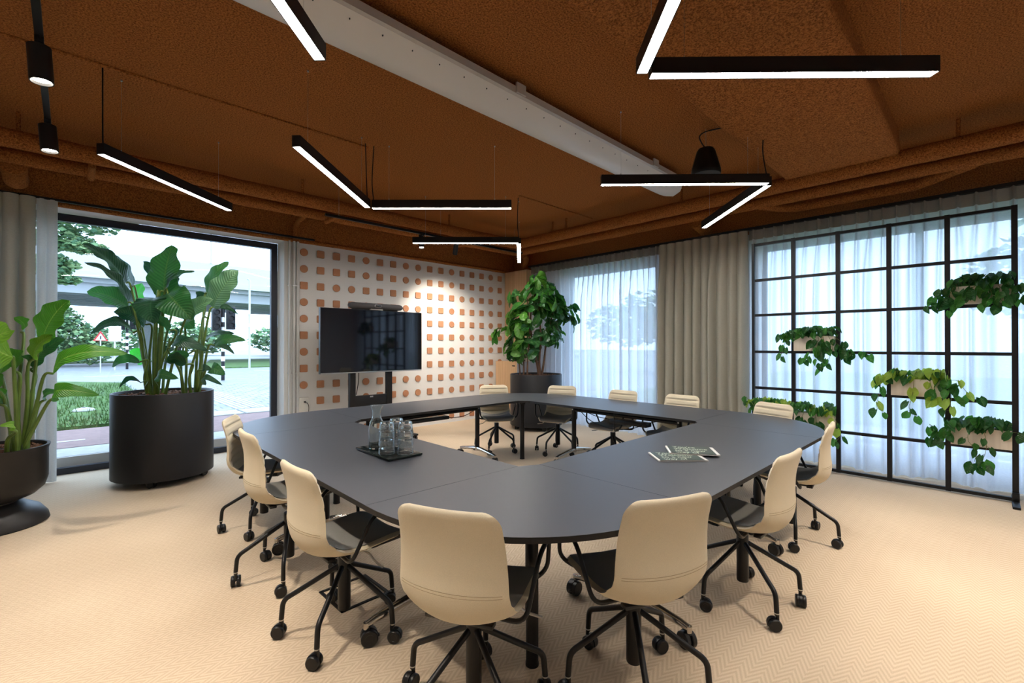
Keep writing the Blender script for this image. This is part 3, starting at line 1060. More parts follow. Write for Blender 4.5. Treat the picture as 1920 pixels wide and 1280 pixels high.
def castor_mb(R=0.032, w=0.05, hood=True, n=20, brake=False):
    """twin-wheel castor, axle along y, floor at z=0, stem above"""
    m = MB()
    for s in (-1, 1):
        y0 = s * 0.005
        y1 = s * w / 2
        Mx = Matrix.Translation((0.012, 0, R)) @ Matrix.Rotation(PI / 2, 4, 'X')
        z0, z1 = sorted((y0, y1))
        m.lathe([(0, z0), (R * 0.9, z0), (R, z0 + 0.004), (R, z1 - 0.004), (R * 0.9, z1), (R * 0.55, z1), (R * 0.5, z1 - 0.002), (0, z1 - 0.002)], n, M=Mx)
    if hood:
        pts = []
        for k in range(9):
            a = math.radians(-20 + 150 * k / 8)
            pts.append((0.012 + (R + 0.003) * math.cos(a), R + (R + 0.003) * math.sin(a)))
        v = [(x, -0.007, z) for x, z in pts] + [(x, 0.007, z) for x, z in pts]
        v += [(0.012 + (x - 0.012) * 0.8, -0.007, R + (z - R) * 0.8) for x, z in pts] + [(0.012 + (x - 0.012) * 0.8, 0.007, R + (z - R) * 0.8) for x, z in pts]
        k = 9
        f = []
        for i in range(k - 1):
            f += [(i, i + 1, k + i + 1, k + i), (i, 2 * k + i, 2 * k + i + 1, i + 1), (k + i, k + i + 1, 3 * k + i + 1, 3 * k + i)]
        m.add(v, f)
        m.cyl(-0.004, 0, R * 1.2, R * 2 + 0.018, 0.0085, 12)
    if brake:
        m.rbox(0.02, 0.062, -0.012, 0.012, R * 0.9, R * 0.9 + 0.008, 0.003, 1)
    return m


ME_CASTOR = castor_mb(0.032, 0.052).mesh('castor', M_PLASTIC)
ME_TCASTOR = castor_mb(0.041, 0.062, brake=True).mesh('table_castor', M_PLASTIC)


def t_leg(t, x, y, along):
    """folding-table leg: black column on a polished two-arm foot with castors; `along` is the direction of the foot"""
    lg = MB()
    lg.cyl(x, y, 0.135, ZT - TH - 0.06, 0.029, 20)
    a = Matrix.Translation((x, y, 0)) @ Matrix.Rotation(along, 4, 'Z')
    lg.rbox(-0.05, 0.05, -0.026, 0.026, ZT - TH - 0.075, ZT - TH - 0.012, 0.008, 2, M=a)
    lg.box(-0.30, 0.30, -0.02, 0.02, ZT - TH - 0.013, ZT - TH, M=a)
    leg = lg.build('leg', M_BLACK, t)
    ft = MB()
    for s in (-1, 1):
        pts = [(0, 0, 0.148), (s * 0.06, 0, 0.146), (s * 0.30, 0, 0.112), (s * 0.345, 0, 0.100)]
        ft.tube(pts, [0.027, 0.026, 0.019, 0.017], 12, M=a)
        ft.cyl(s * 0.345, 0, 0.082, 0.112, 0.016, 12, M=a)
    ft.cyl(0, 0, 0.118, 0.165, 0.031, 20, M=a)
    ft.build('foot', M_CHROME, leg)
    for s in (-1, 1):
        c = link('castor', ME_TCASTOR, leg)
        c.matrix_local = a @ Matrix.Translation((s * 0.345, 0, 0)) @ Matrix.Rotation(0.6 + s, 4, 'Z')
    return leg


def straight_table(label, pts, legs, along, beam, cx, cy):
    t = thing('folding_table', label, 'table', (0, 0, 0), 0, 'straight dark tables of the meeting ring')
    make_top(t, pts)
    for x, y in legs:
        t_leg(t, x, y, along)
    (ax, ay), (bx, by) = beam
    MB().tube([(ax, ay, 0.655), (bx, by, 0.655)], 0.022, 12).build('cross_beam', M_BLACK, t)
    for x, y in legs:
        MB().cyl(0, 0, -0.031, 0.031, 0.009, 12, M=Matrix.Translation((x, y, 0.66)) @ Matrix.Rotation(PI / 2, 4, 'Y' if along == 0 else 'X')).build('screw_cap', M_STEEL, t)
    return t


straight_table('straight dark table carrying the glass carafe tray', [(XL0, ja + G), (XL1, ja + G), (XL1, jb - G), (XL0, jb - G)], [(1.40, 2.12), (1.40, 3.48)], 0.0, ((1.40, 2.12), (1.40, 3.48)), 0, 0)
straight_table('straight dark table carrying the two green magazines', [(jc + G, YR0), (jd - G, YR0), (jd - G, YR1), (jc + G, YR1)], [(2.17, 1.36), (3.58, 1.38)], PI / 2, ((2.17, 1.36), (3.58, 1.38)), 0, 0)
tb = straight_table('straight dark table before the television and dotted wall', [(jc + G, YB0), (jd - G, YB0), (jd - G, YB1), (jc + G, YB1)], [(2.28, 4.54), (3.80, 4.58)], PI / 2, ((2.28, 4.54), (3.80, 4.58)), 0, 0)
tc = straight_table('straight dark table along the curtain side with a cable tray below', [(XB0, ja + G), (XB1, ja + G), (XB1, jb - G), (XB0, jb - G)], [(4.63, 3.66), (4.63, 2.26)], 0.0, ((4.63, 3.66), (4.63, 2.26)), 0, 0)
# power strips and cables under the two far tables
MB().rbox(2.72, 3.30, 4.50, 4.60, 0.585, 0.625, 0.006).build('power_strip', M_PLASTIC, tb)
MB().rbox(4.58, 4.70, 2.62, 3.10, 0.56, 0.61, 0.006).build('power_strip', M_PLASTIC, tc)
MB().tube(smooth_path([(3.28, 4.55, 0.60), (3.45, 4.55, 0.585), (3.62, 4.56, 0.60), (3.8, 4.58, 0.66), (3.95, 4.5, 0.73), (4.02, 4.45, 0.745)], 24), 0.0045, 8).build('power_cable', M_BLACK, tb)
MB().tube(smooth_path([(2.62, 4.58, 0.66), (2.70, 4.5, 0.72), (2.78, 4.45, 0.745)], 12), 0.0045, 8).tube(smooth_path([(2.66, 4.58, 0.66), (2.75, 4.5, 0.72), (2.82, 4.45, 0.745)], 12), 0.0045, 8).build('power_cable', M_BLACK, tb)
cb = MB()
for pts in ([(4.64, 3.66, 0.72), (4.55, 3.4, 0.66), (4.5, 3.2, 0.63), (4.6, 3.08, 0.60)], [(4.62, 2.64, 0.60), (4.5, 2.75, 0.55), (4.42, 2.95, 0.53), (4.5, 3.3, 0.57), (4.6, 3.6, 0.70)],
            [(4.45, 2.95, 0.75), (4.44, 2.93, 0.5), (4.46, 2.9, 0.2), (4.40, 2.85, 0.006)], [(4.7, 2.64, 0.60), (4.72, 2.5, 0.65), (4.7, 2.35, 0.74)]):
    cb.tube(smooth_path(pts, 24), 0.0045, 8)
cb.build('power_cables', M_BLACK, tc)['kind'] = 'stuff'


def corner_table(label, inner, c, rx, ry, a0, a1, ends, legs):
    t = thing('corner_table', label, 'table', (0, 0, 0), 0, 'rounded corner tables of the meeting ring')
    pts = inner + arc(c[0], c[1], rx, ry, a0, a1)
    A = sum(p[0] * q[1] - q[0] * p[1] for p, q in zip(pts, pts[1:] + pts[:1]))
    if A < 0:
        pts = pts[::-1]
    make_top(t, pts)
    for x, y in legs:
        m = MB().cyl(x, y, 0.004, ZT - TH - 0.01, 0.029, 20).cyl(x, y, 0.0, 0.012, 0.031, 20)
        m.lathe([(0.029, 0.70), (0.06, ZT - TH - 0.006), (0.06, ZT - TH), (0, ZT - TH)], 20, x, y)
        m.build('leg', M_BLACK, t)
    return t


corner_table('rounded corner table nearest the camera', [(XL1, ja - G), (jc - G, YR1)], (jc - G, ja - G), jc - XL0, ja - YR0, 270, 180, None, [(1.544, 1.465), (1.80, 1.72)])
corner_table('rounded corner table facing the big window', [(jc - G, YB0), (XL1, jb + G)], (jc - G, jb + G), jc - XL0, YB1 - jb, 180, 90, None, [(1.55, 4.48), (1.80, 4.22)])
corner_table('rounded corner table before the fig tree planter', [(XB0, jb + G), (jd + G, YB0)], (jd + G, jb + G), XB1 - jd, YB1 - jb, 90, 0, None, [(4.245, 4.205), (4.54, 4.50)])
corner_table('rounded corner table beside the plant divider', [(jd + G, YR1), (XB0, ja - G)], (jd + G, ja - G), XB1 - jd, ja - YR0, 0, -90, None, [(4.50, 1.46), (4.25, 1.72)])

# ================================================================== CHAIRS
PROFILE = [(0.238, 0.440), (0.225, 0.462), (0.18, 0.474), (0.08, 0.468), (-0.04, 0.455), (-0.12, 0.450), (-0.185, 0.468), (-0.226, 0.515), (-0.238, 0.575), (-0.230, 0.65), (-0.230, 0.74), (-0.244, 0.82), (-0.264, 0.893)]


def chair_shell():
    path = smooth_path([(x, 0, z) for x, z in PROFILE], 176)
    n = len(path)
    S = [0.0]
    for a, b in zip(path[:-1], path[1:]):
        S.append(S[-1] + (b - a).length)
    L = S[-1]
    sb = None
    for i, p in enumerate(path):
        if p.x < -0.19:
            sb = S[i]
            break
    nu = 17

    def half_width(s):
        w = 0.226 if s < 0.50 else 0.226 + (0.204 - 0.226) * (s - 0.50) / (L - 0.50)
        if abs(s - (sb - 0.02)) < 0.16:
            w -= 0.0 * math.cos((s - sb + 0.02) / 0.16 * PI / 2) ** 2
        for d, rc in ((s, 0.085), (L - s, 0.062)):
            if d < rc:
                w = w - rc + math.sqrt(max(0, rc * rc - (rc - d) ** 2))
        return w

    def curve(s):
        k = 0.018 + 0.028 * min(1, max(0, (s - 0.25) / 0.2)) - 0.034 * max(0, (s - sb - 0.05) / (L - sb - 0.05))
        return k + 0.022 * math.exp(-((s - sb) / 0.11) ** 2)

    outer, inner = [], []
    for i, p in enumerate(path):
        a, b = path[max(0, i - 1)], path[min(n - 1, i + 1)]
        t = (b - a).normalized()
        nrm = Vector((t.z, 0, -t.x))
        s = S[i]
        hw = half_width(s)
        e_end = min(1.0, min(s, L - s) / 0.03)
        ro, ri = [], []
        for j in range(nu):
            u = -1 + 2 * j / (nu - 1)
            uu = math.sin(u * PI / 2) * 0.35 + u * 0.65
            base = p + Vector((0, uu * hw, 0)) + nrm * (curve(s) * uu * uu)
            edge = math.sqrt(max(0, 1 - abs(uu) ** 8)) * math.sqrt(max(0, 1 - (1 - e_end) ** 2))
            th_o, th_i = 0.016 * edge, 0.018 * edge
            # horizontal quilting channels on the front of the backrest
            if s > sb + 0.05:
                q = (L - s) / 0.062
                ph = abs(q - round(q))
                if 0.6 < q < 6.4:
                    th_i += (-0.014 * math.exp(-(ph / 0.13) ** 2) + 0.006) * edge * (1 - abs(uu) ** 5)
            ro.append(tuple(base - nrm * th_o))
            ri.append(tuple(base + nrm * th_i))
        outer.append(ro)
        inner.append(ri)
    m = MB()
    m.grid(outer)
    m.grid([r[::-1] for r in inner])
    # welt seam across the lower back, double stitched, following the outer face
    seam = MB()
    for ds in (0.11, 0.119):
        i = min(range(n), key=lambda k: abs(S[k] - (sb + ds)))
        pts = [outer[i][j] for j in range(1, nu - 1)]
        pts = [(x - 0.0006, y, z - 0.03 * (1 - (y / 0.2) ** 2)) for x, y, z in pts]
        q = []
        for (x, y, z) in pts:
            k = min(range(n), key=lambda kk: abs(outer[kk][nu // 2][2] - z) + (0 if outer[kk][nu // 2][0] < -0.1 else 9))
            q.append((x, y, z))
        seam.tube(q, 0.0012, 6)
    # grey seat pad lying in the shell
    pad = []
    for i in range(n):
        if S[i] > sb - 0.005 or S[i] < 0.006:
            continue
        e = min(1.0, (S[i] - 0.006) / 0.03, (sb - S[i]) / 0.03)
        k = max(0.0, e) ** 0.5
        pad.append([tuple(Vector(inner[i][j]) * 1.0 + (Vector(inner[i][j]) - Vector(outer[i][j])).normalized() * (0.0035 * k * (1 if 0 < j < nu - 1 else 0) + 0.0006) if 0 < j < nu - 1 else inner[i][j]) for j in range(1, nu - 1)])
    pm = MB().grid([r[::-1] for r in pad]).mesh('seat_pad', M_SEAT, angle=180)
    return m.mesh('seat_shell', M_FABRIC, angle=80, weld=True), outer, S, sb, L, nu, pm


ME_SHELL, SH_OUT, SH_S, SH_SB, SH_L, SH_NU, ME_PAD = chair_shell()


def seam_mesh():
    m = MB()
    n = len(SH_S)
    for d0 in (0.135, 0.145):
        pts = []
        for j in range(1, SH_NU - 1):
            u = (j - (SH_NU - 1) / 2) / ((SH_NU - 1) / 2)
            s = SH_SB + d0 - 0.012 * (1 - u * u)
            k = min(range(n - 1), key=lambda i: abs(SH_S[i] - s))
            k2 = k + 1 if SH_S[k] < s else k - 1
            w = abs(s - SH_S[k]) / max(1e-6, abs(SH_S[k2] - SH_S[k]))
            p = Vector(SH_OUT[k][j]).lerp(Vector(SH_OUT[k2][j]), min(1, w))
            pts.append(p + Vector((0.0003, 0, 0)))
        m.tube(pts, 0.0013, 5)
    return m.mesh('stitched_seam', M_SEAM)


ME_SEAM = seam_mesh()


def arm_mesh(s):
    pts = [(-0.07, s * 0.12, 0.432), (-0.085, s * 0.246, 0.440), (0.015, s * 0.272, 0.655), (0.17, s * 0.272, 0.672), (0.212, s * 0.252, 0.50), (0.12, s * 0.12, 0.432)]
    return MB().tube(fillet(pts, 0.055, 6), 0.0095, 12).mesh('armrest', M_BLACKM)


def leg_mesh():
    pts = [(0.015, 0, 0.335), (0.235, 0, 0.215), (0.292, 0, 0.185), (0.300, 0, 0.088)]
    return MB().tube(fillet(pts, [0.06, 0.05], 6), 0.0125, 12).tube([(0.300, 0, 0.088), (0.300, 0, 0.078)], 0.011, 12).mesh('leg', M_BLACKM)


ME_ARM = [arm_mesh(1), arm_mesh(-1)]
ME_LEG = leg_mesh()
ME_RING = MB().cyl(0.300, 0, 0.086, 0.091, 0.0132, 14).mesh('collar', M_STEEL)
ME_COLUMN = MB().lathe([(0, 0.105), (0.030, 0.105), (0.032, 0.11), (0.032, 0.385), (0.030, 0.39), (0, 0.39)], 24).mesh('column', M_BLACKM)
ME_LIFT = MB().cyl(0, 0, 0.388, 0.43, 0.014, 16).mesh('gas_lift', M_CHROME)
ME_PLATE = MB().rbox(-0.12, 0.12, -0.09, 0.09, 0.424, 0.441, 0.006).rbox(-0.15, -0.11, -0.14, 0.14, 0.428, 0.444, 0.004).rbox(0.08, 0.12, -0.14, 0.14, 0.428, 0.444, 0.004).mesh('swivel_plate', M_PLASTIC)
ME_LEVER = MB().tube(fillet([(0.03, -0.09, 0.43), (0.05, -0.17, 0.425), (0.06, -0.20, 0.395), (0.065, -0.27, 0.385)], 0.02, 4), [0.005] * 10 + [0.006] * 2, 8).mesh('height_lever', M_STEEL)


def make_chair():
    t = thing('swivel_chair', 'cream chair', 'chair', (0, 0, 0), 0, 'cream swivel chairs around the ring')
    sh = link('seat_shell', ME_SHELL, t)
    link('stitched_seam', ME_SEAM, sh)
    link('seat_pad', ME_PAD, sh)['label'] = 'grey fabric seat pad'
    for a in ME_ARM:
        link('armrest', a, t)
    link('swivel_plate', ME_PLATE, t)
    link('height_lever', ME_LEVER, t)
    link('gas_lift', ME_LIFT, t)
    link('column', ME_COLUMN, t)
    return t


def add_base(t, rot, rnd):
    for k in range(5):
        lg = link('leg', ME_LEG, t, rotz=rot + k * 2 * PI / 5)
        link('collar', ME_RING, lg)
        c = link('castor', ME_CASTOR, lg)
        c.location = (0.300, 0, 0)
        c.rotation_euler = (0, 0, rnd.uniform(-PI, PI))


CHAIRS = [
    # x, y, facing angle (deg), base angle (deg), label
    (1.185, 1.450, 27, 40, 'cream chair in front with its square back turned fully to the camera'),
    (1.765, 1.070, 66, 5, 'cream chair at the near corner, second from the centre leg, back seen at an angle'),
    (1.035, 2.330, 2, 7, 'cream chair by the floor frame, nearest on the tray side'),
    (1.030, 3.150, -2, 30, 'cream chair in the middle of the tray side, raised on its chrome lift'),
    (1.150, 4.110, -28, 20, 'cream chair nearest the big window and black planter'),
    (2.830, 1.000, 88, 15, 'cream chair nearest on the magazine side'),
    (4.020, 1.060, 97, 55, 'cream chair at the end of the magazine side before the divider'),
    (4.320, 4.785, -122, 64, 'cream chair before the low oak cabinet'),
    (4.860, 4.125, -155, 45, 'cream chair before the round fig tree planter'),
    (4.900, 3.260, 180, 10, 'cream chair before the left half of the sheer curtain, cable hanging in front'),
    (4.910, 2.480, 180, 30, 'cream chair before the greige drape, at the end of the cable beam'),
    (4.845, 1.575, 160, 50, 'cream chair at the far rounded corner before the lowest planter boxes'),
]
rnd = random.Random(5)
for k, (x, y, a, ba, lab) in enumerate(CHAIRS):
    c = make_chair() if k == 0 else copy_tree(first_chair)
    if k == 0:
        first_chair = c
    c.location = (x, y, 0)
    c.rotation_euler = (0, 0, math.radians(a))
    c['label'] = lab
for k, c in enumerate([o for o in COL.objects if o.get('category') == 'chair']):
    add_base(c, math.radians(CHAIRS[k][3] - CHAIRS[k][2]), rnd)
    if k == 3:
        # this one stands a little higher: the chrome lift shows
        for ch in c.children:
            if ch.name.split('.')[0] in ('seat_shell', 'armrest', 'swivel_plate', 'height_lever'):
                ch.location.z += 0.05
            if ch.name.split('.')[0] == 'gas_lift':
                ch.scale.z = 1.0
                ch.location.z += 0.02
                ch.data = MB().cyl(0, 0, 0.36, 0.46, 0.014, 16).mesh('gas_lift', M_CHROME)

# ================================================================== THINGS ON THE TABLE
tr = MB()
ux, uy = Vector((0.0, -1.0, 0)), Vector((1.0, 0.08, 0)).normalized()
tray = thing('serving_tray', 'flat black glossy tray under the carafe and glasses', 'tray', (1.493, 2.703, ZT), 0.0)
MB().rbox(-0.118, 0.118, -0.222, 0.222, 0.004, 0.018, 0.004).build('tray_plate', M_TRAY, tray)
MB().box(-0.11, 0.11, -0.21, 0.21, 0.0, 0.0045).build('rubber_base', M_RUBBER, tray, smooth=False)
ZTR = ZT + 0.018
# carafe
cx, cy = 1.462, 2.800
cf = thing('water_carafe', 'clear glass carafe with a flared neck on the black tray', 'carafe', (cx, cy, ZTR))
outp = [(0, 0.0), (0.046, 0.0), (0.051, 0.005), (0.051, 0.120), (0.049, 0.150), (0.040, 0.178), (0.030, 0.200), (0.0265, 0.222), (0.0275, 0.240), (0.034, 0.262), (0.045, 0.283)]
inn = [(r - 0.003, z) for r, z in outp[::-1] if r > 0.03 or z > 0.15]
inn = [(0.0425, 0.283), (0.0315, 0.262), (0.025, 0.240), (0.024, 0.222), (0.0275, 0.200), (0.0375, 0.178), (0.0465, 0.150), (0.0485, 0.120), (0.0485, 0.014), (0.042, 0.010), (0, 0.010)]
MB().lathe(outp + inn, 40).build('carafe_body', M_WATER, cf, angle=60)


def tumbler_mb():
    """upside-down faceted stacking tumbler, mouth on z=0"""
    op = [(0.036, 0.0), (0.0375, 0.003), (0.036, 0.030), (0.0335, 0.034), (0.031, 0.078), (0.029, 0.084), (0, 0.084)]
    ip = [(0, 0.074), (0.026, 0.074), (0.028, 0.070), (0.0305, 0.034), (0.0335, 0.030), (0.034, 0.002), (0.036, 0.0)]
    op = [(r * 1.36, z * 1.12) for r, z in op]
    ip = [(r * 1.36, z * 1.12) for r, z in ip]
    m = MB()
    m.lathe(op, 12)
    m.lathe(ip[:-1] + [(0.04896, 0.0)], 12)
    return m


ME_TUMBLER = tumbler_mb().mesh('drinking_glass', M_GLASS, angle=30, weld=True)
STACKS = [((1.436, 2.618), 'the stack nearest the camera'), ((1.525, 2.545), 'the stack nearest the tray corner'), ((1.545, 2.690), 'the stack behind, beside the carafe')]
for (x, y), where in STACKS:
    for k in range(3):
        o = link('drinking_glass', ME_TUMBLER, None, (x, y, ZTR + 0.053 * k), 0.2 * k)
        tag(o, 'upturned clear tumbler, %s of %s' % (('bottom one', 'middle one', 'top one')[k], where), 'glass', 'stacked tumblers on the tray')


# magazines with printed covers
def text_obj(body, size, loc, rot, m, parent, name, align='LEFT'):
    cu = bpy.data.curves.new(name, 'FONT')
    cu.body = body
    cu.size = size
    cu.space_line = 0.95
    cu.extrude = 0.0002
    cu.align_x = align
    tmp = bpy.data.objects.new(name + '_curve', cu)
    COL.objects.link(tmp)
    dg = bpy.context.evaluated_depsgraph_get()
    me = bpy.data.meshes.new_from_object(tmp.evaluated_get(dg))
    bpy.data.objects.remove(tmp)
    me.materials.clear()
    me.materials.append(m)
    o = link(name, me, parent)
    o.location = loc
    o.rotation_euler = rot
    return o


def magazine(x, y, z, rot, label):
    t = thing('magazine', label, 'magazine', (x, y, z), rot, 'green magazines on the table')
    MB().rbox(-0.15, 0.15, -0.1035, 0.1035, 0.0, 0.010, 0.0015, 1).build('pages', M_PAPER, t, smooth=False)
    MB().box(-0.138, 0.128, -0.1055, 0.1055, 0.0100, 0.0108).build('cover', M_COVER, t, smooth=False)
    tx = "You're\nWelcome\nto a new\nway of"
    o = text_obj(tx, 0.052, (-0.108, 0.052, 0.0109), (0, 0, 0), M_INK, t, 'cover_lettering')
    return t


magazine(2.724, 1.345, ZT, math.radians(-43.5), 'dark green magazine lying underneath the other, partly hidden')
magazine(2.90, 1.335, ZT + 0.011, math.radians(-55), 'dark green magazine on top with pale lettering and white margins')

# ================================================================== TELEVISION ON ITS STAND
tv = thing('television_stand', 'black mobile television stand with two uprights before the dotted wall', 'stand', (3.31, 6.50, 0))
for x in (-0.30, 0.30):
    MB().rbox(x - 0.045, x + 0.045, -0.01, 0.06, 0.10, 1.75, 0.006).build('upright', M_BLACK, tv)
MB().rbox(-0.26, 0.26, 0.0, 0.05, 0.46, 0.72, 0.006).build('equipment_shelf', M_BLACK, tv)
MB().box(-0.025, 0.025, -0.003, 0.0, 0.685, 0.705).build('badge', M_SILVER, tv, smooth=False)
MB().rbox(-0.40, 0.40, 0.0, 0.06, 0.08, 0.14, 0.006).build('base_bar', M_BLACK, tv)
for s in (-1, 1):
    MB().rbox(s * 0.52 - 0.04, s * 0.52 + 0.04, -0.42, 0.32, 0.085, 0.115, 0.006).box(min(s * 0.36, s * 0.52), max(s * 0.36, s * 0.52), 0.0, 0.06, 0.087, 0.113).build('foot', M_BLACK, tv)
    for y in (-0.38, 0.28):
        c = link('castor', ME_TCASTOR, tv)
        c.location = (s * 0.52, y, 0)
        c.rotation_euler = (0, 0, 0.7 * s)
MB().rbox(-0.34, 0.34, -0.02, 0.0, 1.30, 1.75, 0.004).build('mount_plate', M_BLACK, tv)
MB().tube(smooth_path([(-0.22, -0.02, 1.2), (-0.20, 0.02, 0.95), (-0.245, 0.0, 0.74)], 14), 0.006, 8).build('signal_cable', M_BLACK, tv)
scr = thing('television', 'large switched off black television reflecting the divider', 'television', (3.325, 6.47, 1.535))
MB().rbox(-0.825, 0.825, -0.05, 0.008, -0.468, 0.468, 0.008).build('housing', M_BEZEL, scr)
MB().box(-0.815, 0.815, -0.0520, -0.0495, -0.450, 0.460).build('screen', M_SCREEN, scr, smooth=False)
MB().box(-0.818, 0.818, -0.0525, -0.05, -0.466, -0.4515).build('lower_trim', M_STEEL, scr, smooth=False)
vb = thing('video_bar', 'dark grey video bar with a centre camera on top of the television', 'camera', (3.34, 6.44, 2.004))
pr = MB()
seg = 14
P = []
for x, k in ((-0.43, 0.55), (-0.42, 0.8), (-0.38, 1.0), (0, 1.0), (0.38, 1.0), (0.42, 0.85), (0.435, 0.6)):
    P.append([(x, -0.02 + 0.062 * k * math.cos(2 * PI * j / seg), 0.055 + 0.046 * k * math.sin(2 * PI * j / seg)) for j in range(seg)] )
ring = [r + [r[0]] for r in P]
pr.grid(ring)
pr.add(P[0], [tuple(range(seg))])
pr.add(P[-1], [tuple(range(seg - 1, -1, -1))])
pr.build('bar_body', M_SPEAKERCLOTH, vb, angle=50)
MB().rbox(-0.055, 0.055, -0.093, -0.07, 0.035, 0.078, 0.012, 3).build('camera_bezel', M_SILVER, vb)
MB().rbox(-0.045, 0.045, -0.096, -0.09, 0.042, 0.071, 0.01, 3).build('camera_window', M_SCREEN, vb)
MB().cyl(0, 0, 0, 0.004, 0.011, 18, M=Matrix.Translation((0.0, -0.096, 0.057)) @ Matrix.Rotation(PI / 2, 4, 'X')).build('camera_lens', M_PLASTIC, vb)
MB().rbox(-0.10, 0.10, -0.05, 0.02, 0.0, 0.016, 0.003).build('bracket', M_GREYMETAL, vb)
MB().box(-0.37, 0.37, -0.01, 0.02, 0.0, 0.05).build('rear_bracket', M_BLACK, vb, smooth=False)

# wall socket with a plugged-in cable
so = thing('wall_socket', 'white wall socket with a black cable left of the television', 'socket', (2.545, YW, 0.60))
MB().rbox(-0.075, 0.075, -0.05, 0.0, -0.14, 0.09, 0.008).build('socket_box', M_OUTLET, so)
MB().rbox(-0.052, 0.052, -0.058, -0.049, -0.115, 0.065, 0.006).build('cover_plate', M_OUTLET, so)
for z in (0.022, -0.062):
    MB().lathe([(0, -0.012), (0.022, -0.012), (0.022, 0.0), (0.026, 0.0)], 24, M=Matrix.Translation((0, -0.0585, z)) @ Matrix.Rotation(PI / 2, 4, 'X')).build('outlet', M_OUTLET, so)
MB().rbox(-0.012, 0.012, -0.085, -0.055, 0.012, 0.034, 0.004).tube(smooth_path([(0, -0.085, 0.02), (0.03, -0.10, 0.0), (0.05, -0.09, -0.06), (0.055, -0.06, -0.2), (0.06, -0.03, -0.585)], 24), 0.004, 8).build('plug_cable', M_BLACK, so)

# ================================================================== OAK CABINETS IN THE CORNER
wc = thing('wall_cabinet', 'tall oak wall cabinet hung in the far corner', 'cabinet', (0, 0, 0))
MB().box(6.715, XR - 0.002, 6.515, YW - 0.02, 1.53, 3.02).build('carcass', M_OAK, wc, smooth=False)
MB().rbox(6.70, 6.714, 6.515, 6.845, 1.53, 3.015, 0.001, 1).build('door', M_OAK, wc, smooth=False)
MB().rbox(6.70, 6.714, 6.849, YW - 0.02, 1.53, 3.015, 0.001, 1).build('door', M_OAK, wc, smooth=False)
lc = thing('low_cabinet', 'low oak cabinet with a grey end panel behind the fig planter', 'cabinet', (0, 0, 0))
MB().box(6.455, XR - 0.002, 6.53, YW - 0.02, 0.06, 1.13).build('carcass', M_OAK, lc, smooth=False)
MB().box(6.47, XR - 0.002, 6.54, YW - 0.02, 0.0, 0.06).build('plinth', M_BLACK, lc, smooth=False)
MB().box(6.44, XR - 0.002, 6.512, 6.53, 0.06, 1.146).build('end_panel', M_CABSIDE, lc, smooth=False)
MB().box(6.44, XR - 0.002, 6.53, YW - 0.02, 1.13, 1.146).build('worktop', M_OAK, lc, smooth=False)
d1 = MB().rbox(6.44, 6.4545, 6.531, 6.86, 0.07, 1.128, 0.001, 1).build('door', M_OAK, lc, smooth=False)
MB().cyl(0, 0, 0, 0.012, 0.011, 14, M=Matrix.Translation((6.428, 6.60, 1.06)) @ Matrix.Rotation(PI / 2, 4, 'Y')).rbox(6.426, 6.430, 6.60, 6.66, 1.052, 1.068, 0.002, 1).build('lock', M_BLACK, d1)
MB().rbox(6.44, 6.4545, 6.864, YW - 0.02, 0.07, 1.128, 0.001, 1).build('door', M_OAK, lc, smooth=False)
sm = thing('coffee_grinder', 'small black appliance on the low oak cabinet', 'appliance', (6.70, 6.78, 1.146))
MB().rbox(-0.10, 0.10, -0.13, 0.13, 0.0, 0.022, 0.004).build('foot_plate', M_PLASTIC, sm)
MB().rbox(-0.04, 0.06, -0.05, 0.05, 0.022, 0.16, 0.008).rbox(-0.09, 0.06, -0.055, 0.055, 0.16, 0.235, 0.01).build('body', M_PLASTIC, sm)

# floor box frame in the carpet
fb = thing('floor_box_frame', 'thin dark square frame set in the carpet under the tray side', 'floor box', (1.226, 2.62, 0), math.radians(1.5))
for k in range(4):
    MB().box(-0.15, 0.15, 0.132, 0.15, 0.0, 0.006, M=Matrix.Rotation(k * PI / 2, 4, 'Z')).build('frame_strip', M_BLACK, fb, smooth=False)

# ================================================================== PLANT DIVIDER
XD = 6.39
DY = [2.116, 1.661, 1.209, 0.753, 0.296, -0.160]
DZ = [2.764, 2.305, 1.857, 1.389, 0.929, 0.480, 0.031]
dv = thing('plant_divider', 'black steel grid divider standing before the sheer curtain', 'divider', (XD, 0.98, 0))
for k, y in enumerate(DY):
    w = 0.016 if k == 0 else 0.021
    MB().box(-0.02, 0.02, y - 0.98 - w, y - 0.98 + w, 0.012, DZ[0] + 0.02).build('upright', M_BLACK, dv, smooth=False)
for k, z in enumerate(DZ):
    for a, b in zip(DY[:-1], DY[1:]):
        MB().box(-0.019, 0.019, b - 0.98 + 0.0212, a - 0.98 - 0.0212, z - 0.016, z + 0.016).build('crossbar', M_BLACK, dv, smooth=False)
for y in (DY[0], DY[-1]):
    MB().rbox(-0.27, 0.24, y - 0.98 - 0.025, y - 0.98 + 0.025, 0.0, 0.022, 0.003).build('foot', M_BLACK, dv)
    MB().rbox(-0.055, 0.02, y - 0.98 - 0.024, y - 0.98 + 0.024, 0.02, 0.10, 0.003).build('foot_bracket', M_BLACK, dv)


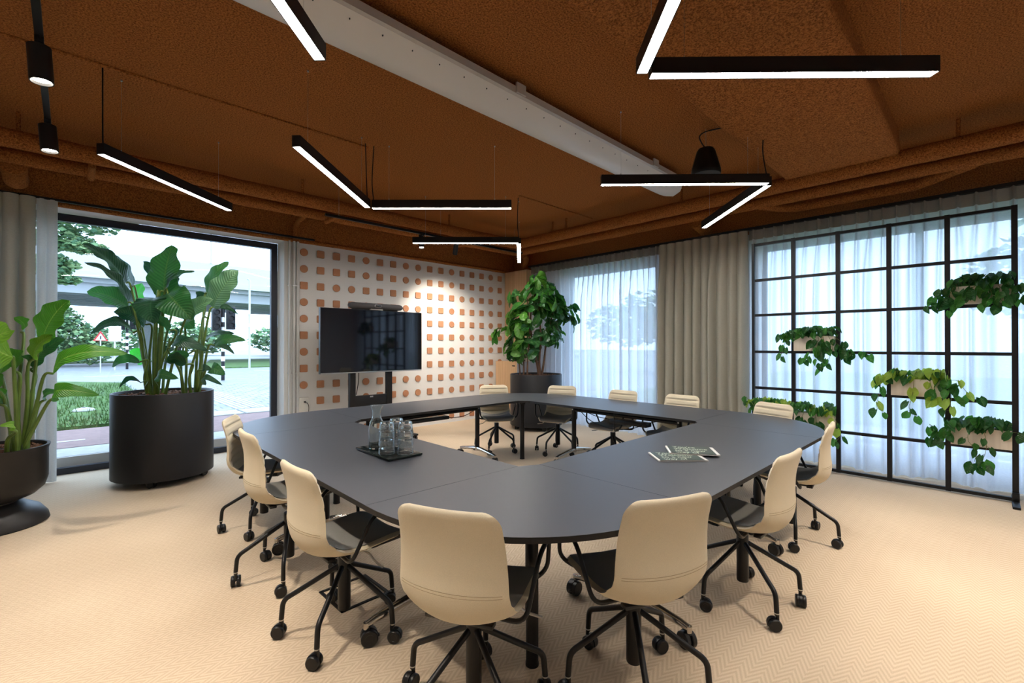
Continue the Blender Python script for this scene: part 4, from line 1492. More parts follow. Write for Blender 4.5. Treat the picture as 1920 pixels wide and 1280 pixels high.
# ---- leaves
def heart_mesh(name, m, w, l, cup, tipc):
    """heart-shaped leaf, petiole joint at the origin, tip towards -z when hanging; lies in xz, face to -y"""
    rows, uvs = [], []
    nv, nu = 7, 7
    for i in range(nv + 1):
        v = i / nv
        hw = w * (math.sin(PI * min(1, v * 0.92 + 0.08)) ** 0.75) * (1 - 0.42 * v) * 1.12
        row, ur = [], []
        for j in range(nu):
            u = -1 + 2 * j / (nu - 1)
            lobe = 0.16 * l * math.exp(-((v) / 0.16) ** 2) * abs(u)      # lobes rise beside the stalk
            x = u * hw
            z = -l * v + lobe
            y = -cup * u * u * hw * 2 + tipc * v * v
            row.append((x, y, z))
            ur.append(((u + 1) / 2, v))
        rows.append(row)
        uvs.append(ur)
    return MB().grid(rows, uvs=uvs).mesh(name, m)


VINE_MESH = [[heart_mesh('leaf', m, w, l, c, t) for (w, l, c, t) in ((0.036, 0.085, 0.25, 0.02), (0.044, 0.095, 0.4, 0.03), (0.030, 0.100, 0.15, 0.015))] for m in M_POTHOS]


def vine_planter(y0, y1, z, label, seed, mixw, trails, tall=0.0, h=0.175):
    """plywood box in a divider cell with a trailing vine plant. trails: (start y, points...) hanging runners"""
    rnd = random.Random(seed)
    yc = (y0 + y1) / 2
    t = thing('vine_planter', label, 'planter', (XD, yc, z), 0, 'plywood planter boxes in the divider')
    w = (y1 - y0) / 2
    d0, d1 = -0.085, 0.085
    b = MB()
    b.box(d0, d0 + 0.012, -w, w, 0, h)
    b.box(d1 - 0.012, d1, -w, w, 0, h)
    b.box(d0 + 0.012, d1 - 0.012, -w, -w + 0.012, 0, h)
    b.box(d0 + 0.012, d1 - 0.012, w - 0.012, w, 0, h)
    b.box(d0 + 0.012, d1 - 0.012, -w + 0.012, w - 0.012, 0, 0.012)
    b.build('box', M_PLY, t, smooth=False)
    MB().box(d0 + 0.013, d1 - 0.013, -w + 0.013, w - 0.013, 0.012, h - 0.02).build('soil', M_SOIL, t, smooth=False)

    def leaf(p, yaw, pitch, roll, s, kind=None):
        k = kind if kind is not None else rnd.choices((0, 1, 2), mixw)[0]
        o = link('leaf', rnd.choice(VINE_MESH[k]), t)
        o.matrix_local = Matrix.Translation(p) @ Matrix.Rotation(yaw, 4, 'Z') @ Matrix.Rotation(pitch, 4, 'X') @ Matrix.Rotation(roll, 4, 'Y') @ Matrix.Scale(s, 4)

    stems = MB()
    # bushy top: short stalks fanning out of the soil, leaves held up, facing the room and drooping
    for k in range(52):
        y = rnd.uniform(-w * 0.98, w * 0.98)
        hh = h + rnd.uniform(0.0, 0.085) + tall * rnd.random()
        x = rnd.uniform(-0.13, 0.07)
        p = Vector((x, y + rnd.uniform(-0.04, 0.04), hh + 0.02))
        root = Vector((rnd.uniform(-0.05, 0.05), y * 0.85, h - 0.03))
        stems.tube([root, root.lerp(p, 0.6) + Vector((0, 0, 0.03)), p], 0.0018, 5)
        leaf(p, -PI / 2 + rnd.uniform(-1.0, 1.0), -rnd.uniform(0.1, 1.1), rnd.uniform(-0.6, 0.6), rnd.uniform(0.75, 1.25))
    # trailing runners
    for tr_ in trails:
        pts = smooth_path([Vector(p) for p in tr_], 14)
        stems.tube(pts, 0.0022, 6)
        for i in range(2, len(pts)):
            if i % 2 == 0 or i == len(pts) - 1:
                p = pts[i]
                s = 1 if (i // 2) % 2 else -1
                q = p + Vector((rnd.uniform(-0.03, 0.0), s * rnd.uniform(0.01, 0.035), rnd.uniform(-0.02, 0.015)))
                stems.tube([p, q], 0.0014, 5)
                leaf(q, -PI / 2 + rnd.uniform(-0.7, 0.7), -rnd.uniform(-0.1, 0.5), s * rnd.uniform(0.0, 0.6), rnd.uniform(0.75, 1.2))
    stems.build('stems', M_STALK2, t)
    return t


F = -0.10
vine_planter(DY[5] + 0.022, DY[4] - 0.022, DZ[2] + 0.016, 'topmost plywood planter box on the divider with dark hanging leaves', 3, (7, 3, 0),
             [[(F, 0.21, 0.17), (F, 0.28, 0.14), (F - 0.02, 0.34, 0.04), (F, 0.37, -0.02)], [(F, 0.18, 0.17), (F - 0.02, 0.22, 0.06), (F - 0.01, 0.20, -0.05)],
              [(F, 0.03, 0.17), (F - 0.02, 0.08, 0.12), (F - 0.02, 0.13, 0.06)], [(F, -0.05, 0.17), (F - 0.03, -0.08, 0.08), (F - 0.01, -0.06, 0.0)], [(F, -0.12, 0.17), (F - 0.04, -0.16, 0.08), (F - 0.01, -0.13, -0.01)],
              [(F, -0.2, 0.17), (F - 0.04, -0.25, 0.12), (F - 0.02, -0.28, 0.03)]])
vine_planter(DY[2] + 0.022, DY[1] - 0.022, DZ[3] + 0.016, 'plywood planter box with long runners on the second column of the divider', 8, (6, 5, 0),
             [[(F, 0.20, 0.17), (F, 0.28, 0.13), (F - 0.02, 0.30, 0.02), (F, 0.34, -0.06)], [(F, 0.19, 0.17), (F - 0.02, 0.26, 0.22), (F, 0.33, 0.19)],
              [(F, -0.02, 0.17), (F - 0.03, -0.01, 0.05), (F - 0.01, 0.06, -0.06), (F, 0.1, -0.10)], [(F, -0.05, 0.17), (F - 0.03, -0.08, 0.03), (F - 0.02, -0.06, -0.09)],
              [(F, -0.15, 0.17), (F - 0.03, -0.2, 0.06), (F - 0.01, -0.16, -0.08), (F, -0.13, -0.18), (F, -0.05, -0.14)], [(F, -0.2, 0.17), (F - 0.02, -0.28, 0.1), (F - 0.02, -0.31, 0.0), (F, -0.30, -0.07)],
              [(F, -0.2, 0.12), (F, -0.32, 0.01), (F, -0.46, 0.0), (F, -0.52, -0.03)], [(F, -0.1, 0.17), (F - 0.04, -0.12, 0.08), (F - 0.02, -0.14, 0.02)]])
vine_planter(DY[4] + 0.022, DY[3] - 0.022, DZ[4] + 0.016, 'plywood planter box with lime green leaves in the middle of the divider', 14, (3, 3, 5),
             [[(F, 0.22, 0.17), (F, 0.29, 0.12), (F - 0.02, 0.30, 0.0), (F, 0.33, -0.13), (F, 0.28, -0.18)], [(F, 0.2, 0.17), (F - 0.02, 0.27, 0.2), (F, 0.32, 0.16)],
              [(F, 0.02, 0.17), (F - 0.03, 0.03, 0.0), (F, 0.06, -0.12), (F, 0.01, -0.20)], [(F, -0.1, 0.17), (F - 0.03, -0.13, 0.04), (F, -0.16, -0.04)], [(F, -0.22, 0.17), (F - 0.02, -0.30, 0.18), (F, -0.36, 0.08), (F, -0.42, 0.02)],
              [(F, -0.2, 0.17), (F - 0.02, -0.26, 0.06), (F, -0.24, -0.12)]])
vine_planter(DY[5] + 0.022, DY[4] - 0.022, DZ[5] + 0.016, 'lowest plywood planter box by the end post of the divider', 21, (7, 3, 0),
             [[(F, 0.2, 0.17), (F, 0.26, 0.14), (F - 0.02, 0.32, 0.1), (F, 0.36, 0.18)], [(F, 0.2, 0.15), (F - 0.02, 0.28, 0.06), (F, 0.33, 0.04)],
              [(F, 0.08, 0.17), (F - 0.03, 0.08, 0.05), (F, 0.02, -0.04), (F, 0.04, -0.14), (F, -0.02, -0.17)], [(F, -0.02, 0.17), (F - 0.03, -0.04, 0.06), (F, -0.03, -0.06), (F, 0.01, -0.17), (F, 0.04, -0.21)],
              [(F, -0.18, 0.17), (F - 0.02, -0.25, 0.17), (F, -0.32, 0.12), (F, -0.34, 0.02)]])
vine_planter(DY[1] + 0.022, DY[0] - 0.022, DZ[5] + 0.016, 'lowest plywood planter box with fresh green leaves at the inner end of the divider', 33, (1, 4, 4),
             [[(F, 0.19, 0.17), (F, 0.25, 0.24), (F, 0.27, 0.30)], [(F, -0.05, 0.17), (F - 0.03, -0.08, 0.08), (F, -0.06, 0.02)]], 0.05)
vine_planter(DY[2] + 0.022, DY[1] - 0.022, DZ[5] + 0.016, 'lowest plywood planter box in the second column behind the end chairs', 41, (5, 4, 2),
             [[(F, 0.1, 0.17), (F - 0.03, 0.12, 0.06), (F, 0.08, -0.02)], [(F, -0.02, 0.17), (F - 0.03, -0.04, 0.04), (F, 0.0, -0.03)], [(F, -0.2, 0.17), (F - 0.02, -0.24, 0.08), (F, -0.26, -0.04), (F, -0.22, -0.12)]], 0.03)

# ================================================================== FLOOR PLANTS
def leaf_blade(B, T, W, width, arch, kind, parent, seed, nl=18, nw=11, fold=0.30):
    """long blade leaf from B to T, width vector W, arch height bending along the normal"""
    rnd = random.Random(seed)
    B, T, W = Vector(B), Vector(T), Vector(W).normalized()
    t = (T - B)
    L = t.length
    tn = t.normalized()
    W = (W - tn * W.dot(tn)).normalized()
    N = tn.cross(W)
    if N.z < 0:
        N = -N
    up = Vector((0, 0, 1))
    rows, uvs = [], []
    ph = rnd.uniform(0, 6)
    droop = rnd.uniform(0.02, 0.06) * L
    for i in range(nl + 1):
        v = i / nl
        hw = width * 0.56 * (max(0.0, math.sin(PI * (0.03 + 0.97 * v ** 0.85))) ** 0.5) if v < 1 else 0.0
        hw *= (1.0 if v < 0.5 else 1 - 0.10 * ((v - 0.5) / 0.5) ** 2)
        c = B + t * v + N * (arch * 4 * v * (1 - v)) - up * droop * v * v
        row, ur = [], []
        for j in range(nw):
            u = -1 + 2 * j / (nw - 1)
            rip = 0.060 * width * math.sin(v * 17 + ph + (1.7 if u > 0 else 0)) * abs(u) ** 2
            lift = fold * hw * (abs(u) - 0.55 * u * u) + rip
            row.append(tuple(c + W * (u * hw) + N * lift))
            ur.append(((u + 1) / 2, v))
        rows.append(row)
        uvs.append(ur)
    return MB().grid(rows, uvs=uvs).build('leaf', M_STREL[kind], parent, angle=180)


def strelitzia(t, data, zsoil, r0, r1, centre, rmax):
    for k, d in enumerate(data):
        S, B, T, W = Vector(d[0:3]), Vector(d[3:6]), Vector(d[6:9]), Vector(d[9:12])
        width, arch, kind = d[12], d[13], d[14]
        S.z = zsoil
        r = Vector((S.x - centre[0], S.y - centre[1], 0))
        if r.length > rmax:
            r = r.normalized() * rmax
        S = Vector((centre[0] + r.x, centre[1] + r.y, zsoil))
        dirv = (T - B).normalized()
        side = B - S
        p1 = S.lerp(B, 0.5) + Vector((-(side.x) * 0.10, -(side.y) * 0.10, 0.02))
        p2 = B - dirv * 0.07
        pts = smooth_path([S, p1, p2, B], 18)
        n = len(pts)
        rr = [r0 + (r1 - r0) * (i / (n - 1)) ** 0.7 for i in range(n)]
        if side.length < 0.35:
            rr = [x * 0.6 for x in rr]
        st = MB().tube(pts, rr, 8).build('stalk', M_STALK, t)
        leaf_blade(B, T, W, width, arch, kind, t, 100 + k)
    # sheathing leaf bases
    rnd = random.Random(3)


def bark_layer(t, cx, cy, z, r, count, seed):
    """bed of soil with loose bark chips"""
    rnd = random.Random(seed)
    rows = []
    MB().lathe([(r, z - 0.05), (r, z - 0.005), (r * 0.6, z + 0.006), (0, z + 0.012)], 36, cx, cy).build('soil', M_SOIL, t)
    m = MB()
    for _ in range(count):
        a, q = rnd.uniform(0, 2 * PI), r * 0.97 * math.sqrt(rnd.random())
        s = rnd.uniform(0.010, 0.026)
        M = Matrix.Translation((cx + q * math.cos(a), cy + q * math.sin(a), z + 0.010 + rnd.uniform(0, 0.012))) @ Matrix.Rotation(rnd.uniform(0, PI), 4, 'Z') @ Matrix.Rotation(rnd.uniform(-0.6, 0.6), 4, 'X') @ Matrix.Rotation(rnd.uniform(-0.5, 0.5), 4, 'Y')
        m.box(-s, s, -s * 0.5, s * 0.5, -0.004, 0.004, M=M)
    o = m.build('bark_chips', M_BARK, t, smooth=False)
    o['kind'] = 'stuff'


def drum_planter(t, r=0.46, h=0.965, z0=0.07):
    MB().lathe([(0, z0), (r - 0.01, z0), (r, z0 + 0.006), (r, h - 0.006), (r - 0.004, h), (r - 0.018, h), (r - 0.022, h - 0.006), (r - 0.022, h - 0.12), (0, h - 0.12)], 72).build('drum', M_POT, t, angle=35)
    for k in range(4):
        a = PI / 4 + k * PI / 2 + 0.35
        c = link('castor', ME_TCASTOR, t)
        c.location = ((r - 0.10) * math.cos(a), (r - 0.10) * math.sin(a), 0)
        c.rotation_euler = (0, 0, a + 1.0)


STRELITZIA_A = [
    (0.672,6.363,1.04,0.73,6.197,1.986,0.805,6.191,2.589,-0.59,0.803,0.081,0.349,0.03,0),
    (0.651,6.383,1.026,0.43,6.483,2.154,0.083,6.466,2.533,-0.262,0.945,-0.197,0.262,0.06,1),
    (0.658,6.446,1.036,0.5,6.692,2.138,0.262,7.056,2.555,-0.211,0.673,-0.708,0.183,0.05,1),
    (0.638,6.361,1.028,0.439,6.337,1.935,0.102,6.311,2.331,-0.201,0.974,-0.108,0.205,0.08,1),
    (0.641,6.445,1.023,0.462,6.662,1.893,0.129,6.771,2.081,-0.116,0.756,-0.644,0.248,0.05,0),
    (0.661,6.477,1.034,0.484,6.848,1.913,0.36,6.965,2.151,-0.314,0.777,-0.546,0.167,0.05,1),
    (0.663,6.493,1.033,0.554,6.851,1.857,0.602,6.872,2.227,-0.593,0.805,0.031,0.203,0.03,2),
    (0.671,6.467,1.034,0.698,6.642,2.166,0.606,6.797,2.46,-0.409,0.748,-0.522,0.178,0.04,1),
    (0.691,6.327,1.041,0.732,6.125,2.05,0.967,5.969,2.297,0.091,0.879,0.468,0.162,0.06,1),
    (0.703,6.437,1.034,0.86,6.488,1.973,0.899,6.517,2.277,-0.594,0.805,-0.001,0.131,0.03,1),
    (0.689,6.312,1.028,0.75,6.04,2.017,0.901,5.69,1.76,0.741,-0.16,0.653,0.3,0.1,0),
    (0.669,6.331,1.028,0.665,6.121,1.976,0.611,5.898,1.705,0.874,-0.446,0.193,0.274,0.1,1),
    (0.651,6.382,1.033,0.584,6.339,1.699,0.326,6.446,1.841,-0.121,0.675,-0.728,0.205,0.06,1),
    (0.65,6.367,1.034,0.483,6.367,1.606,0.149,6.478,1.609,0.238,0.734,-0.636,0.134,0.16,1),
    (0.689,6.312,1.035,0.761,6.032,1.639,0.58,6.066,1.757,-0.203,0.813,-0.546,0.132,0.05,0),
    (0.75,6.253,1.071,0.905,5.893,1.756,1.068,5.597,1.959,-0.084,0.532,0.843,0.198,0.05,3),
    (1.037,6.014,1.04,1.115,5.83,1.888,1.315,5.636,2.311,-0.406,0.743,0.533,0.281,0.03,3),
    (1.034,6.103,1.035,1.128,6.162,2.071,1.299,5.996,2.436,-0.334,0.789,0.515,0.167,0.05,0),
    (1.006,6.148,1.034,1.096,6.262,1.958,1.044,6.311,2.094,-0.509,0.73,-0.457,0.131,0.03,1),
    (1.055,6.048,1.037,1.118,6.035,1.771,1.367,5.866,1.832,0.338,0.718,0.608,0.111,0.14,1),
    (0.928,6.187,1.036,0.95,6.265,1.773,0.994,6.086,1.66,0.635,-0.294,0.714,0.148,0.05,0),
    (0.902,6.091,1.043,0.783,5.942,1.427,1.038,5.63,1.43,0.437,0.365,0.822,0.122,0.16,1),
    (0.955,6.057,1.042,0.908,5.893,1.382,0.726,5.859,1.321,0.302,0.089,-0.949,0.103,0.08,0),
    (0.958,6.037,1.043,0.875,5.856,1.27,0.688,5.827,1.29,-0.181,0.665,-0.724,0.148,0.08,1),
    (1.065,6.004,1.061,1.143,5.875,1.474,1.39,5.639,1.541,0.163,0.423,0.891,0.11,0.08,0),
    (1.032,6.088,1.05,1.119,6.105,1.416,1.352,5.953,1.379,0.481,0.578,0.659,0.089,0.12,1),
    (1.026,6.128,1.048,1.121,6.241,1.541,1.368,6.005,1.616,0.376,0.614,0.694,0.081,0.05,1),
    (0.612,6.385,1.007,0.532,6.253,1.296,0.309,6.259,1.257,0.17,0.362,-0.917,0.099,0.16,0),
    (0.647,6.455,1.05,0.591,6.612,1.278,0.487,6.71,1.423,-0.385,0.613,-0.69,0.174,0.03,2),
    (0.618,6.38,1.007,0.541,6.245,1.076,0.368,6.273,1.034,0.278,0.622,-0.732,0.067,0.1,1),
    (0.679,6.322,1.007,0.688,6.105,1.103,0.827,5.903,1.127,0.345,0.341,0.874,0.107,0.12,0),
    (1.063,5.989,1.04,1.109,5.84,1.215,1.205,5.68,1.169,0.517,0.065,0.853,0.118,0.08,0),
    (1.042,5.974,1.042,1.026,5.781,1.206,1.087,5.723,1.22,0.181,0.406,0.896,0.079,0.06,1),
    (1.055,5.979,1.027,1.052,5.827,1.051,1.171,5.643,1.055,0.526,0.357,0.772,0.065,0.14,1),
    (0.741,6.366,1.05,0.792,6.418,1.467,0.761,6.448,1.343,0.937,-0.203,-0.283,0.066,0.05,1),
    (0.909,6.222,1.049,0.885,6.398,1.585,0.808,6.402,1.628,-0.32,0.7,-0.638,0.091,0.05,1),
]
STRELITZIA_B = [
    (-0.245,5.434,0.674,-0.168,5.459,1.514,-0.015,5.31,1.864,-0.489,0.705,0.514,0.236,0.03,4),
    (-0.238,5.393,0.68,-0.214,5.366,1.362,-0.103,5.327,1.563,-0.394,0.837,0.38,0.161,0.04,5),
    (-0.248,5.333,0.685,-0.318,5.187,1.378,-0.298,4.752,1.599,0.003,0.453,0.891,0.299,0.1,5),
    (-0.257,5.376,0.68,-0.319,5.328,1.27,-0.418,5.422,1.428,-0.275,0.74,-0.613,0.196,0.05,4),
    (-0.314,5.535,0.68,-0.305,5.727,1.584,-0.353,5.841,1.722,-0.252,0.701,-0.667,0.127,0.04,4),
    (-0.238,5.445,0.672,-0.227,5.585,1.279,-0.029,5.464,1.543,-0.306,0.757,0.577,0.184,0.05,0),
    (-0.245,5.434,0.674,-0.236,5.525,1.264,-0.296,5.582,1.392,-0.332,0.794,-0.509,0.127,0.05,0),
    (-0.224,5.379,0.674,-0.1,5.257,1.243,0.348,4.966,1.428,0.016,0.554,0.832,0.131,0.16,4),
    (-0.206,5.345,0.677,-0.071,5.162,1.037,0.169,4.931,1.091,0.185,0.402,0.897,0.113,0.16,4),
    (-0.236,5.408,0.688,-0.145,5.37,1.026,-0.07,5.298,1.099,-0.017,0.703,0.711,0.075,0.05,0),
    (-0.366,5.429,0.661,-0.33,5.133,0.834,-0.377,5.04,0.881,-0.191,0.518,0.834,0.056,0.05,5),
    (-0.334,5.502,0.688,-0.419,5.631,1.24,-0.485,5.623,1.481,-0.446,0.89,-0.093,0.173,0.05,4),
    (-0.261,5.38,0.68,-0.409,5.416,1.006,-0.524,5.525,1.08,-0.049,0.525,-0.849,0.104,0.1,4),
    (-0.315,5.432,0.68,-0.425,5.43,1.122,-0.532,5.393,1.275,-0.484,0.866,-0.129,0.138,0.06,4),
]


pa = thing('potted_strelitzia', 'tall black drum planter with large strelitzia leaves before the street window', 'potted plant', (0.753, 6.317, 0))
drum_planter(pa)
pa_in = Matrix.Translation((-0.753, -6.317, 0))
pb = thing('potted_strelitzia', 'dark footed bowl planter with bright strelitzia beside the window curtain', 'potted plant', (-0.476, 5.615, 0))
MB().lathe([(0, 0.0), (0.345, 0.0), (0.355, 0.008), (0.345, 0.05), (0.30, 0.115), (0.215, 0.165), (0.165, 0.185), (0.165, 0.195), (0.20, 0.205), (0.27, 0.235), (0.325, 0.29), (0.345, 0.36), (0.345, 0.60), (0.356, 0.630), (0.356, 0.637), (0.335, 0.637), (0.332, 0.63), (0.332, 0.5), (0, 0.5)], 72).build('bowl', M_BOWL, pb, angle=40)
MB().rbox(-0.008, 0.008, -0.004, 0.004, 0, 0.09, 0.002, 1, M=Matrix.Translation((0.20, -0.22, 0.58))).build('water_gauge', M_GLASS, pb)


def local(data, t):
    o = t.location
    return [tuple([d[0] - o.x, d[1] - o.y, d[2], d[3] - o.x, d[4] - o.y, d[5], d[6] - o.x, d[7] - o.y, d[8]] + list(d[9:])) for d in data]


strelitzia(pa, local(STRELITZIA_A, pa), 0.91, 0.0165, 0.009, (0, 0), 0.36)
bark_layer(pa, 0, 0, 0.915, 0.437, 420, 1)
strelitzia(pb, local(STRELITZIA_B, pb), 0.60, 0.017, 0.009, (0, 0), 0.27)
bark_layer(pb, 0, 0, 0.595, 0.331, 280, 2)

# fiddle-leaf fig
pf = thing('potted_fig_tree', 'round black drum planter with a bushy fiddle leaf fig in the far corner', 'potted plant', (6.02, 5.618, 0))
drum_planter(pf)
bark_layer(pf, 0, 0, 0.915, 0.437, 320, 3)


def fiddle_mesh(m, l, w, cup, curl):
    rows, uvs = [], []
    nv, nu = 9, 7
    for i in range(nv + 1):
        v = i / nv
        hw = w * (0.30 + 0.70 * v ** 1.1) * (max(0.0, math.sin(PI * (0.07 + 0.93 * v))) ** 0.42) * (1 - 0.14 * math.exp(-((v - 0.38) / 0.12) ** 2))
        if i == nv:
            hw = 0.012
        row, ur = [], []
        for j in range(nu):
            u = -1 + 2 * j / (nu - 1)
            row.append((l * v, u * hw, cup * (u * u) * hw * 2 - curl * v * v * l + 0.008 * math.sin(9 * v + 3 * u)))
            ur.append(((u + 1) / 2, v))
        rows.append(row)
        uvs.append(ur)
    return MB().grid(rows, uvs=uvs).mesh('leaf', m, angle=180)


FIDDLE = [[fiddle_mesh(m, l, w, c, k) for l, w, c, k in ((0.31, 0.118, 0.22, 0.28), (0.26, 0.105, 0.3, 0.18), (0.29, 0.105, 0.12, 0.40))] for m in M_FIG]
# view-independent frame of the shrub: r along the window wall direction seen from the room, d away into the corner
RV = Vector((0.7227, -0.6912, 0))
DVv = Vector((0.6912, 0.7227, 0))


def fp(px, py, d=0.0):
    """shrub coordinates (metres right of the planter axis, height, depth)"""
    return RV * px + DVv * d + Vector((0, 0, py))


def branch(pts, r0, r1):
    P = smooth_path(pts, 14)
    n = len(P)
    MB().tube(P, [r0 + (r1 - r0) * i / (n - 1) for i in range(n)], 8).build('trunk', M_TRUNK, pf)
    return P


BR = [
    branch([fp(0.06, 0.90), fp(0.02, 1.15, -0.02), fp(-0.06, 1.5, -0.02), fp(-0.10, 1.95, 0.0), fp(-0.02, 2.4, 0.03)], 0.026, 0.010),
    branch([fp(0.08, 0.90, 0.02), fp(0.06, 1.2, 0.0), fp(0.09, 1.6, 0.0), fp(0.06, 2.05, 0.0), fp(0.06, 2.6, 0.0)], 0.024, 0.010),
    branch([fp(0.10, 0.90, 0.04), fp(0.15, 1.2, 0.05), fp(0.20, 1.6, 0.08), fp(0.30, 2.0, 0.1), fp(0.38, 2.25, 0.12)], 0.022, 0.009),
    branch([fp(-0.28, 0.90, -0.08), fp(-0.30, 1.15, -0.08), fp(-0.32, 1.5, -0.10), fp(-0.36, 1.75, -0.1)], 0.015, 0.007),
    branch([fp(-0.22, 0.90, -0.05), fp(-0.22, 1.2, -0.05), fp(-0.24, 1.7, -0.06), fp(-0.28, 2.15, -0.05)], 0.016, 0.007),
    branch([fp(-0.16, 0.90, -0.1), fp(-0.15, 1.25, -0.1), fp(-0.12, 1.7, -0.12), fp(-0.16, 2.3, -0.1)], 0.016, 0.007),
]
rnd = random.Random(11)
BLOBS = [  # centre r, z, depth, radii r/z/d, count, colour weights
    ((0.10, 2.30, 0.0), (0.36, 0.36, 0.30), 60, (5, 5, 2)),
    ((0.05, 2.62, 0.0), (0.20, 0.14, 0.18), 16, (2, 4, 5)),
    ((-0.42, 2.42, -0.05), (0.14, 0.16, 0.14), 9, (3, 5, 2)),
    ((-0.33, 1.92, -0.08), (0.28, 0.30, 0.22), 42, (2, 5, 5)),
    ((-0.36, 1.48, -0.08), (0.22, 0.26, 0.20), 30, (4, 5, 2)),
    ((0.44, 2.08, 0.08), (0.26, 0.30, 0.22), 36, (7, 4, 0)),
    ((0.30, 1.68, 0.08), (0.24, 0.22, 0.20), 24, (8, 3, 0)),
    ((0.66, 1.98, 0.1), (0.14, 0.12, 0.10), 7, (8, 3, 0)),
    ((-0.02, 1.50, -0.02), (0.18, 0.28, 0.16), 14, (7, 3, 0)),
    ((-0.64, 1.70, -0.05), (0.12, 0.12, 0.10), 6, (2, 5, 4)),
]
twigs = MB()
for (c, rad, cnt, wts) in BLOBS:
    C3 = fp(c[0], c[1], c[2])
    for _ in range(int(cnt * 1.2)):
        while True:
            q = Vector((rnd.uniform(-1, 1), rnd.uniform(-1, 1), rnd.uniform(-1, 1)))
            if 0.25 < q.length < 1:
                break
        P0 = fp(c[0] + q.x * rad[0] * 0.98, c[1] + q.z * rad[1] * 0.95, c[2] + q.y * rad[2] * 0.8)
        outd = (P0 - C3)
        outd.z *= 0.5
        outd = outd + (P0 - fp(0, P0.z)) * 0.6
        outd = outd.normalized() if outd.length > 1e-4 else RV
        if P0.x > 0.56:
            P0.x = 0.56
        nrm = (outd * 0.75 + Vector((rnd.uniform(-0.5, 0.5), rnd.uniform(-0.5, 0.5), 0.55 + rnd.uniform(-0.3, 0.3)))).normalized()
        tip = outd * 0.5 + Vector((rnd.uniform(-0.7, 0.7), rnd.uniform(-0.7, 0.7), rnd.uniform(-0.75, 0.75)))
        tip = (tip - nrm * tip.dot(nrm)).normalized()
        bit = nrm.cross(tip)
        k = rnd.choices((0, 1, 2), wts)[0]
        o = link('leaf', rnd.choice(FIDDLE[k]), pf)
        s = rnd.uniform(0.7, 1.05)
        Rm = Matrix((tip, bit, nrm)).transposed().to_4x4()
        o.matrix_local = Matrix.Translation(P0 - tip * 0.08) @ Rm @ Matrix.Scale(s, 4)
        # twig to the closest branch point
        best = min((p for P in BR for p in P), key=lambda p: (p - P0).length)
        if rnd.random() < 0.45:
            twigs.tube([best, best.lerp(P0, 0.5) + Vector((0, 0, -0.02)), P0], [0.004, 0.003, 0.0025], 5)
twigs.build('twigs', M_STALK, pf)

# ================================================================== CURTAINS
def curtain(name, label, axis, a0, a1, at, z0, z1, m, period, depth, seed, hdr=0.13, hdr_mat=None, room=-1, round_folds=False, per=9):
    """pleated curtain; axis 'y' hangs along Y at X=at, axis 'x' along X at Y=at. Pinch pleats at the head open into deep folds."""
    rnd = random.Random(seed)
    nper = max(2, int(round((a1 - a0) / period)))
    cen = [a0 + (a1 - a0) * (k + 0.5 + rnd.uniform(-0.12, 0.12)) / nper for k in range(nper)]
    drift = [rnd.uniform(-0.35, 0.35) * period for _ in cen]
    amp = [rnd.uniform(0.55, 1.25) for _ in cen]
    wid = [rnd.uniform(0.15, 0.33) * period for _ in cen]
    n = nper * per
    zs = [z1, z1 - hdr * 0.5, z1 - hdr, z1 - hdr * 1.35, z1 - hdr * 2.2, z1 - hdr * 3.6] + list(np.linspace(z1 - hdr * 5.5, z0, 9))
    rows = []
    wob = [rnd.uniform(0, 6) for _ in range(3)]
    for iz, z in enumerate(zs):
        f = (z1 - z) / (z1 - z0)
        g = min(1.0, max(0.0, (z1 - hdr - z) / (hdr * 5)))
        row = []
        for i in range(n + 1):
            a = a0 + (a1 - a0) * i / n
            off = 0.0
            if round_folds:
                for k in range(nper):
                    b0 = a0 + (a1 - a0) * k / nper + (drift[k] * 0.5 * g if k else 0)
                    b1 = a0 + (a1 - a0) * (k + 1) / nper + (drift[k + 1] * 0.5 * g if k + 1 < nper else 0)
                    if b0 <= a <= b1:
                        fr = (a - b0) / (b1 - b0)
                        off = depth * (0.35 * (1 - g) + amp[k] * g) * max(0.0, math.sin(PI * fr)) ** 0.6
            for k in range(nper if not round_folds else 0):
                c = cen[k] + drift[k] * g ** 1.5
                if abs(a - c) > period * 1.6:
                    continue
                w = period * 0.085 * (1 - g) + wid[k] * g
                off += depth * (0.75 * (1 - g) + amp[k] * g) * math.exp(-((a - c) / w) ** 2)
            off += depth * 0.35 * g * math.sin(a * 5.1 + wob[0]) * math.sin(a * 2.3 + wob[1] + f)
            zz = z
            if iz == len(zs) - 1:
                zz += 0.012 * math.sin(a * 7 + wob[2])
            row.append((at + room * off, a, zz) if axis == 'y' else (a, at + room * off, zz))
        rows.append(row)
    t = tag(MB().grid(rows).build(name, m, angle=180), label, 'curtain')
    if hdr_mat:
        hr = []
        for r in rows[:3]:
            hr.append([(p[0] + room * 0.002, p[1], p[2]) if axis == 'y' else (p[0], p[1] + room * 0.002, p[2]) for p in r])
        MB().grid(hr).build('header_tape', hdr_mat, t, angle=180)
    return t


